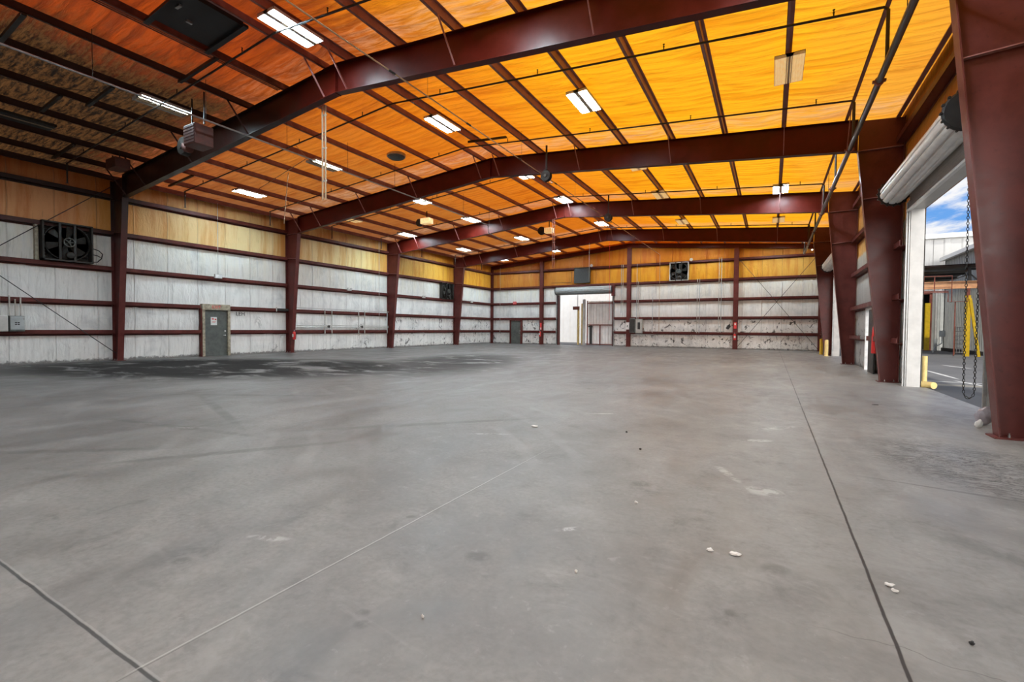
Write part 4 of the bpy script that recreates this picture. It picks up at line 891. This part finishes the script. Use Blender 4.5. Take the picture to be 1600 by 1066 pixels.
t = thing('fire_sign', 'red and white fire extinguisher sign on far wall post near crossed rods', 'sign', (FC[3], YF - .25, 1.6), 'fire signs'); mesh('plate', MB().box(FC[3] - .09, FC[3] + .09, YF - .262, YF - .245, 1.5, 1.95), M['signred'], t); mesh('print', MB().box(FC[3] - .05, FC[3] + .05, YF - .266, YF - .262, 1.75, 1.9), M['paper'], t)
t = thing('fire_sign', 'red and white strip sign on far wall post left of roll-up door', 'sign', (FC[1], YF - .25, 1.5), 'fire signs'); mesh('plate', MB().box(FC[1] - .07, FC[1] + .07, YF - .262, YF - .245, 1.3, 1.9), M['signred'], t); mesh('print', MB().box(FC[1] - .04, FC[1] + .04, YF - .266, YF - .262, 1.32, 1.5), M['paper'], t)
t = thing('extinguisher_cover', 'bright red extinguisher cover hung by the open side door, right wall', 'fire extinguisher', (2.93, 18.6, .68))
mesh('cover', MB().lathe((2.93, 18.6, .68), [(.11, 0), (.115, .02), (.105, .6), (.09, .82), (.05, .95), (0, .97)], 18), M['red'], t, smooth=True); mesh('hanger', MB().tube([(2.93, 18.6, 1.63), (2.93, 18.6, 1.73), (2.97, 18.6, 1.78)], .012, 6), M['steel'], t); mesh('flap', MB().box(2.88, 2.95, 18.475, 18.49, .8, 1.2), M['signred'], t)
mesh('dark_patch_plate', MB().prism([(-2.88, YF - .06, 1.5), (-2.72, YF - .06, 1.42), (-2.58, YF - .06, 1.62), (-2.62, YF - .06, 1.84), (-2.78, YF - .06, 1.74)], (0, .02, 0)), M['ink'], None, 'black tape patch on far wall left of the extinguisher post', 'patch')
tx = text('painted_letters', 'LEH', .27, (XL + .10, 13.48, 2.02), (math.pi / 2, 0, math.pi / 2), M['ink']); props(tx, 'rough black letters painted on left wall right of the grey door', 'lettering')
# bollards
def bollard(x, y, h, mat, label):
    t = thing('bollard', label, 'bollard', (x, y, 0), 'bollards'); mesh('post', MB().lathe((x, y, 0), [(.09, 0), (.09, h - .05), (.075, h - .02), (.03, h), (0, h)], 18), M[mat], t, smooth=True); mesh('base_plate', MB().box(x - .13, x + .13, y - .13, y + .13, 0, .012), M[mat], t)
bollard(2.60, 32.6, .92, 'yellow', 'darker yellow bollard at foot of far right column, farther one'); bollard(2.68, 31.0 - .35, .90, 'paleyellow', 'pale yellow bollard at foot of far right column, nearer one')
t = thing('pipe_guard', 'pale yellow bent pipe guard standing outside the big roll-up door jamb', 'pipe', (XR + .36, 15.2, -.04))
mesh('upright', MB().tube([(XR + .36, 15.25, -.03), (XR + .36, 15.25, .78)], .055, 12), M['paleyellow'], t, smooth=True); mesh('foot', MB().tube([(XR + .30, 15.22, .06), (XR + .46, 15.12, .06), (XR + .50, 15.05, .06)], .085, 12), M['paleyellow'], t, smooth=True)
# litter on the slab
def scrap(x, y, s, label, mat='paper', h=.02):
    s *= .72 if h == .02 else 1.
    bm = bmesh.new(); bmesh.ops.create_icosphere(bm, subdivisions=2, radius=1)
    for v in bm.verts:
        n_ = mnoise.noise(v.co * 2.2 + V((x * 9, y * 9, 0))) * .5 + 1; v.co = V((v.co.x * s * n_, v.co.y * s * .55 * n_, max(0, (v.co.z * .5 + .5)) * h * n_))
    bm.verts.index_update(); b = MB().add([(v.co.x + x, v.co.y + y, v.co.z) for v in bm.verts], [tuple(v.index for v in f.verts) for f in bm.faces]); bm.free()
    mesh('paper_scrap' if mat == 'paper' else 'debris_scrap', b, M[mat], None, label, 'litter', 'litter on the floor')
scrap(-2.92, 5.9, .07, 'white paper scrap on mid floor, farthest left of the scraps'); scrap(-.92, 3.71, .022, 'tiny white scrap on open floor in the middle'); scrap(-.31, 3.14, .03, 'small white scrap beside a flattened one, left of long joint'); scrap(-.17, 3.16, .05, 'flattened white scrap left of the long floor joint'); scrap(.592, 3.2, .032, 'crumpled white scrap just right of the long floor joint, upper of two'); scrap(.608, 3.14, .022, 'small brown-edged scrap just right of long joint, lower of two')
scrap(-1.44, 1.71, .012, 'tiny white crumb at bottom left of the floor'); scrap(-.95, 2.47, .012, 'tiny white crumb at the near middle of the floor'); scrap(-1.68, 6.2, .022, 'small dark crumb near middle of floor, nearer of two', 'black'); scrap(-1.3, 5.4, .022, 'small dark crumb by faint floor square', 'black'); scrap(1.75, 10.98, .06, 'dark chip on floor toward the big doorway', 'black', .012); scrap(.81, 2.78, .014, 'tiny dark chip at bottom right of floor', 'black')
scrap(2.80, 9.45, .11, 'crumpled grey plastic at foot of nearest right column', 'cloth', .28); scrap(2.66, 9.15, .05, 'torn white plastic bit behind nearest right column', 'paper', .12)

# ================================================================== OUTSIDE THE DOORS
def cladding(u0, u1, z0, z1, axis, plane, pitch=.3, dep=.04, topf=None):
    """trapezoidal ribbed sheet"""
    b = MB(); us = []; u = u0
    while u < u1 - 1e-6:
        for f, d in ((0, 0), (.55, 0), (.65, dep), (.88, dep), (.98, 0)): us.append((min(u1, u + f * pitch), d))
        u += pitch
    us.append((u1, 0)); vs = []
    for u, d in us:
        for z in (z0, topf(u) if topf else z1): vs.append((u, plane - d, z) if axis == 'x' else (plane - d, u, z))
    for i, (u, d) in enumerate(us):
        pass
    fs = [(2 * i, 2 * i + 2, 2 * i + 3, 2 * i + 1) for i in range(len(us) - 1)]
    return b.add(vs, fs)
t = thing('warehouse_building', 'tall white metal-clad building beyond the yard', 'building', (16, 46, -.04))
mesh('front_wall', MB().add(*(lambda q: (q.v, q.f))(cladding(3.5, 7.4, -.04, 8.5, 'x', 46., 1.0))).add(*(lambda q: (q.v, q.f))(cladding(7.4, 10.55, 4.25, 8.5, 'x', 46., 1.0))).add(*(lambda q: (q.v, q.f))(cladding(10.55, 40, 4.25, 8.5, 'x', 46., 1.0))), M['whitebld'], t)
mesh('lower_panel', cladding(10.55, 40, -.04, 4.25, 'x', 46., .3), M['greybld'], t)
mesh('side_wall', MB().box(3.5, 3.6, 46.1, 62, -.04, 8.5).box(39.9, 40, 46.1, 62, -.04, 8.5), M['whitebld'], t)
mesh('roof', MB().prism([(3.3, 45.8, 8.45), (3.3, 62.2, 9.6), (3.3, 62.2, 9.75), (3.3, 45.8, 8.6)], (37, 0, 0)), M['lidtrim'], t)
mesh('eave_trim', MB().box(3.3, 40.2, 45.75, 45.95, 8.35, 8.68), M['lidtrim'], t)
b = MB().box(7.4, 10.55, 52, 52.1, -.04, 4.3).box(7.3, 7.4, 46.05, 52, -.04, 4.3).box(10.55, 10.65, 46.05, 52, -.04, 4.3).box(7.3, 10.65, 46.05, 52, 4.25, 4.35)
for k in range(4): b.box(7.4, 10.5, 51.8, 51.95, .8 + k * .9, .9 + k * .9)
mesh('loading_bay', b, M['dark_inside'], t); mesh('door_surround', MB().box(10.40, 10.55, 45.85, 46, -.04, 4.25).box(7.3, 10.55, 45.85, 46, 4.2, 4.4), M['rust'], t)
t = thing('side_building', 'lower grey corrugated shed with pale eave, right of the yard', 'building', (14, 32, -.04))
mesh('yard_wall', cladding(16., 45.6, -.04, 6.7, 'y', 11.2, .32, .05), M['greybld'], t)
mesh('end_wall', cladding(11.2, 19, -.04, 6.7, 'x', 16., .32, .05, lambda u: 6.7 + (u - 11.2) * .25), M['greybld'], t)
mesh('roof', MB().prism([(10.9, 15.8, 6.66), (19.2, 15.8, 8.7), (19.2, 15.8, 8.82), (10.9, 15.8, 6.78)], (0, 29.8, 0)), M['lidtrim'], t)
mesh('eave_gutter', MB().box(10.82, 11.06, 15.8, 45.6, 6.58, 6.84), M['lidtrim'], t)
mesh('base_rail', MB().box(11.05, 11.2, 16, 45.6, -.04, .2), M['char'], t)
# downpipes
def downpipe(x, y, z1, label): 
    t = thing('downpipe', label, 'pipe', (x, y, -.04), 'yard downpipes'); mesh('pipe', MB().tube([(x, y, .8), (x, y, z1)], .06, 10), M['jamb'], t, smooth=True); mesh('boot', MB().tube([(x, y, -.04), (x, y, .86)], .10, 10), M['panelgrey'], t, smooth=True)
downpipe(10.72, 45.55, 4.6, 'pale downpipe with grey boot beside the dark loading bay'); downpipe(10.70, 33.4, 6.5, 'pale downpipe on corrugated shed near the yellow props')
t = thing('yard_canopy', 'dark brown sheet canopy sloping out over the yard', 'canopy', (9.0, 40, 3.9))
b = MB(); b.prism([(6.5, 36.0, 5.20), (10.35, 36.0, 5.24), (10.35, 36.0, 5.30), (6.5, 36.0, 5.26)], (0, .06, 0)); b.add([(6.5, 36.0, 5.28), (10.4, 36.0, 5.30), (10.4, 43, 4.75), (6.5, 43, 4.7), (6.5, 36.0, 5.22), (10.4, 36.0, 5.24), (10.4, 43, 4.69), (6.5, 43, 4.64)], [(0, 1, 2, 3), (7, 6, 5, 4), (0, 4, 5, 1), (1, 5, 6, 2), (2, 6, 7, 3), (3, 7, 4, 0)])
mesh('roof_sheet', b, M['brownroof'], t)
b = MB()
for k in range(5): b.box(6.5, 10.3, 36.6 + k * 1.5, 36.7 + k * 1.5, 4.98 - k * .12, 5.10 - k * .12)
mesh('joist', b, M['black'], t)
mesh('strut', MB().bar((10.0, 36.4, 4.3), (9.95, 36.4, 5.2), .12, .12).bar((10.0, 36.4, 4.75), (9.2, 36.4, 4.4), .06, .06).bar((10.0, 36.4, 4.75), (10.3, 36.4, 4.4), .06, .06), M['mast'], t)
t = thing('gantry_beam', 'pale orange steel beam spanning the yard on yellow legs', 'beam', (9, 36.3, 3.9))
mesh('beam', MB().box(5.5, 10.3, 36.2, 36.4, 3.90, 3.93).box(5.5, 10.3, 36.2, 36.4, 4.30, 4.33).box(5.5, 10.3, 36.28, 36.32, 3.93, 4.30), M['orange'], t); mesh('end_plate', MB().box(10.28, 10.31, 36.2, 36.4, 3.88, 4.35), M['rust'], t)
t = thing('guard_railing', 'rust-red pipe railing fixed to the front of the orange beam', 'railing', (9, 35.8, 3.1)); b = MB(); r_ = .028
for pts in ([(7.0, 35.9, 4.63), (9.10, 35.9, 4.62), (9.10, 35.9, 3.12), (9.80, 35.9, 3.12), (9.80, 35.9, 3.5)], [(7.0, 35.9, 3.76), (8.95, 35.9, 3.74), (8.95, 35.9, 3.12), (9.10, 35.9, 3.12)], [(7.0, 35.9, 3.68), (8.95, 35.9, 3.66)], [(7.85, 35.9, 4.63), (7.85, 35.9, 3.72)], [(8.33, 35.9, 4.63), (8.33, 35.9, 3.72)], [(7.3, 35.9, 4.63), (7.3, 35.9, 3.72)]): b.tube(pts, r_, 7)
mesh('rail', b, M['rust'], t); mesh('support_leg', MB().tube([(9.28, 35.95, 3.12), (9.28, 35.95, 0)], .03, 8), M['rust'], t)
t = thing('yellow_prop', 'tall yellow upright post under the orange beam', 'post', (9.94, 36.3, -.04), 'yellow yard props'); mesh('post', MB().box(9.80, 10.02, 36.2, 36.4, -.04, 3.5), M['yellow'], t); mesh('head', MB().box(9.84, 9.98, 36.22, 36.38, 3.5, 3.9), M['rust'], t)
mesh('yellow_prop', MB().bar((9.97, 36.15, 3.3), (10.38, 36.05, -.04), .12, .12, (0, 1, 0)), M['yellow'], None, 'yellow diagonal brace leaning on the tall yellow post', 'post', 'yellow yard props')
t = thing('yellow_prop', 'yellow post standing in the dark loading bay', 'post', (10.2, 45.3, -.04), 'yellow yard props'); mesh('post', MB().box(10.02, 10.30, 45.2, 45.4, -.04, 3.5), M['yellow'], t); mesh('base_plate', MB().box(9.95, 10.37, 45.1, 45.5, -.04, .0), M['rust'], t)
t = thing('wire_rack', 'tan wire rack leaning on the corrugated shed', 'rack', (10.35, 39, -.04)); b = MB()
for x in (10.08, 10.60): b.tube([(x, 39, -.03), (x, 39, 1.72)], .045, 6)
mesh('upright', b, M['orange'], t); b = MB()
for k in range(7): b.tube([(10.08, 39, .1 + k * .26), (10.60, 39, .1 + k * .26)], .026, 5)
for k in range(3): b.tube([(10.2 + k * .13, 39, .05), (10.2 + k * .13, 39, 1.68)], .02, 5)
mesh('wire', b, M['jamb'], t)
t = thing('meter_box', 'small grey meter box on pipe beside wire rack', 'electrical box', (9.95, 41, .9)); mesh('box', MB().chbox(9.85, 10.12, 40.9, 41.1, 1.05, 1.45, .02), M['panelgrey'], t); mesh('pipe', MB().tube([(9.98, 41, 1.05), (9.98, 41, .6), (9.6, 41, .35), (9.55, 41, -.03)], .035, 7), M['panelgrey'], t, smooth=True)
# beyond the far roll-up door
t = thing('annex_building', 'bright white ribbed building seen through the far roll-up door', 'building', (-16, 46, -.04))
mesh('front_wall', cladding(-26, -17.2, -.04, 7.5, 'x', 46.5, .8, .04), M['annex'], t); mesh('wing_wall', cladding(-17.2, -6, -.04, 7.5, 'x', 44.5, .8, .04), M['annex'], t); mesh('return_wall', MB().box(-17.3, -17.2, 44.5, 46.5, -.04, 7.5), M['whitebld'], t)
t = thing('yard_gate', 'rust-framed ribbed metal gate outside the far roll-up door', 'gate', (-12.9, 38.5, 0))
mesh('sheet', cladding(-13.95, -10.9, .05, 3.8, 'x', 38.60, .26, .09), M['gatesheet'], t)
b = MB()
for z in (.08, 1.75, 3.62): b.box(-14.0, -10.9, 38.42, 38.5, z - .04, z + .04)
for x in (-14.0, -12.85, -10.95): b.box(x - .04, x + .04, 38.42, 38.5, 0, 3.85 if x < -13 else 1.75)
mesh('gate_frame', b, M['rust'], t); mesh('latch', MB().box(-13.75, -13.55, 38.36, 38.42, .1, 1.7).box(-13.9, -13.5, 38.38, 38.42, 1.55, 1.65), M['char'], t)
def yard_post(x, y, z, mat, label, r=.1): 
    t = thing('yard_post', label, 'post', (x, y, -.04), 'posts outside far door'); mesh('post', MB().lathe((x, y, -.04), [(r, 0), (r, z), (r * .6, z + .05), (0, z + .05)], 12), M[mat], t, smooth=True); mesh('collar', MB().lathe((x, y, z * .45), [(r + .01, 0), (r + .02, .04), (r + .01, .08)], 12), M[mat], t)
yard_post(-15.42, 40, 3.45, 'paleyellow', 'pale yellow post outside far door, leftmost'); yard_post(-15.05, 40, 3.7, 'paleyellow', 'pale yellow post outside far door, second from left'); yard_post(-14.35, 38.6, 4.0, 'jamb', 'white post carrying the yard gate', .13); yard_post(-14.62, 39.2, 2.0, 'orange', 'short pale orange post left of the yard gate', .08)
mesh('post_bracket', MB().box(-15.9, -15.3, 39.8, 39.95, 3.15, 3.45), M['rust'], None, 'rusty bracket on top of the yellow posts outside', 'bracket')

# ================================================================== LIGHT, SKY, CAMERA
W = bpy.data.worlds.new('sky'); SC.world = W; W.use_nodes = True; nt = W.node_tree; nt.nodes.clear()
def wn(typ, ins=None, **at):
    nd = nt.nodes.new('ShaderNode' + typ)
    for k, v in at.items(): setattr(nd, k, v)
    for k, v in (ins or {}).items():
        if isinstance(v, bpy.types.NodeSocket): nt.links.new(v, nd.inputs[k])
        else: nd.inputs[k].default_value = v
    return nd
tc = wn('TexCoord').outputs['Generated']; sp = wn('SeparateXYZ', {0: tc})
el = wn('MapRange', {'Value': sp.outputs[2], 'From Min': 0., 'From Max': .55}).outputs[0]
cr = wn('ValToRGB', {0: el}); e = cr.color_ramp.elements; e[0].position = 0; e[0].color = (.55, .72, .95, 1); e[1].position = 1; e[1].color = (.07, .24, .70, 1); m_ = e.new(.3); m_.color = (.16, .40, .86, 1)
zz_ = wn('Math', {0: sp.outputs[2], 1: .12}, operation='ADD').outputs[0]
dx_ = wn('Math', {0: sp.outputs[0], 1: zz_}, operation='DIVIDE').outputs[0]; dy_ = wn('Math', {0: sp.outputs[1], 1: zz_}, operation='DIVIDE').outputs[0]
cv = wn('CombineXYZ', {0: dx_, 1: dy_, 2: 0.}).outputs[0]
cn = wn('TexNoise', {'Vector': cv, 'Scale': 1.5, 'Detail': 8., 'Roughness': .6, 'Distortion': .3}).outputs[0]
cm_ = wn('MapRange', {'Value': cn, 'From Min': .43, 'From Max': .56}, interpolation_type='SMOOTHSTEP').outputs[0]
mx = wn('Mix', data_type='RGBA'); nt.links.new(cm_, mx.inputs[0]); nt.links.new(cr.outputs[0], mx.inputs[6]); mx.inputs[7].default_value = (.95, .95, .97, 1)
sd = V((.44, -.885, .15)).normalized()      # added glow low in the unseen sky, to light the doorways
dt = wn('VectorMath', {0: tc, 1: tuple(sd)}, operation='DOT_PRODUCT').outputs[1]
fill_lobe = wn('Math', {0: wn('Math', {0: dt, 1: 0.}, operation='MAXIMUM').outputs[0], 1: 10.}, operation='POWER').outputs[0]
bg0 = wn('Background', {0: mx.outputs[2], 1: SKY}); bg1 = wn('Background', {0: (1, .97, .92, 1), 1: wn('Math', {0: fill_lobe, 1: SKY_FILL}, operation='MULTIPLY').outputs[0]})
bg = wn('AddShader', {0: bg0.outputs[0], 1: bg1.outputs[0]}); wo = wn('OutputWorld'); nt.links.new(bg.outputs[0], wo.inputs[0])
sun = bpy.data.lights.new('sun', 'SUN'); sun.energy = SUN; sun.angle = math.radians(1.5); sun.color = (1, .955, .88)
so = bpy.data.objects.new('sun', sun); COL.objects.link(so); so.rotation_euler = V(SUNDIR).to_track_quat('Z', 'Y').to_euler(); so.location = (0, -30, 60)

cam = bpy.data.cameras.new('camera'); co = bpy.data.objects.new('camera', cam); COL.objects.link(co); SC.camera = co
cam.sensor_width = 36; cam.sensor_fit = 'HORIZONTAL'; cam.lens = 36 * 722.865 / 1600; cam.clip_start = .05; cam.clip_end = 400
yaw, pit, rol = math.radians(29.2252), math.radians(-1.5602), math.radians(-.3981)
f0 = V((-math.sin(yaw), math.cos(yaw), 0)); r0 = V((math.cos(yaw), math.sin(yaw), 0)); zu = V((0, 0, 1))
Fd = f0 * math.cos(pit) + zu * math.sin(pit); U0 = -f0 * math.sin(pit) + zu * math.cos(pit)
Rr = r0 * math.cos(rol) - U0 * math.sin(rol); Ur = r0 * math.sin(rol) + U0 * math.cos(rol)
m = Matrix((Rr, Ur, -Fd)).transposed().to_4x4(); m.translation = (0, 0, 1.4021); co.matrix_world = m

SC.view_settings.view_transform = 'Standard'; SC.view_settings.look = 'None'; SC.view_settings.gamma = 1; SC.view_settings.exposure = EXPO
SC.cycles.max_bounces = 10; SC.cycles.diffuse_bounces = 6; SC.cycles.glossy_bounces = 4; SC.cycles.use_denoising = True
SC.cycles.sample_clamp_indirect = 8.
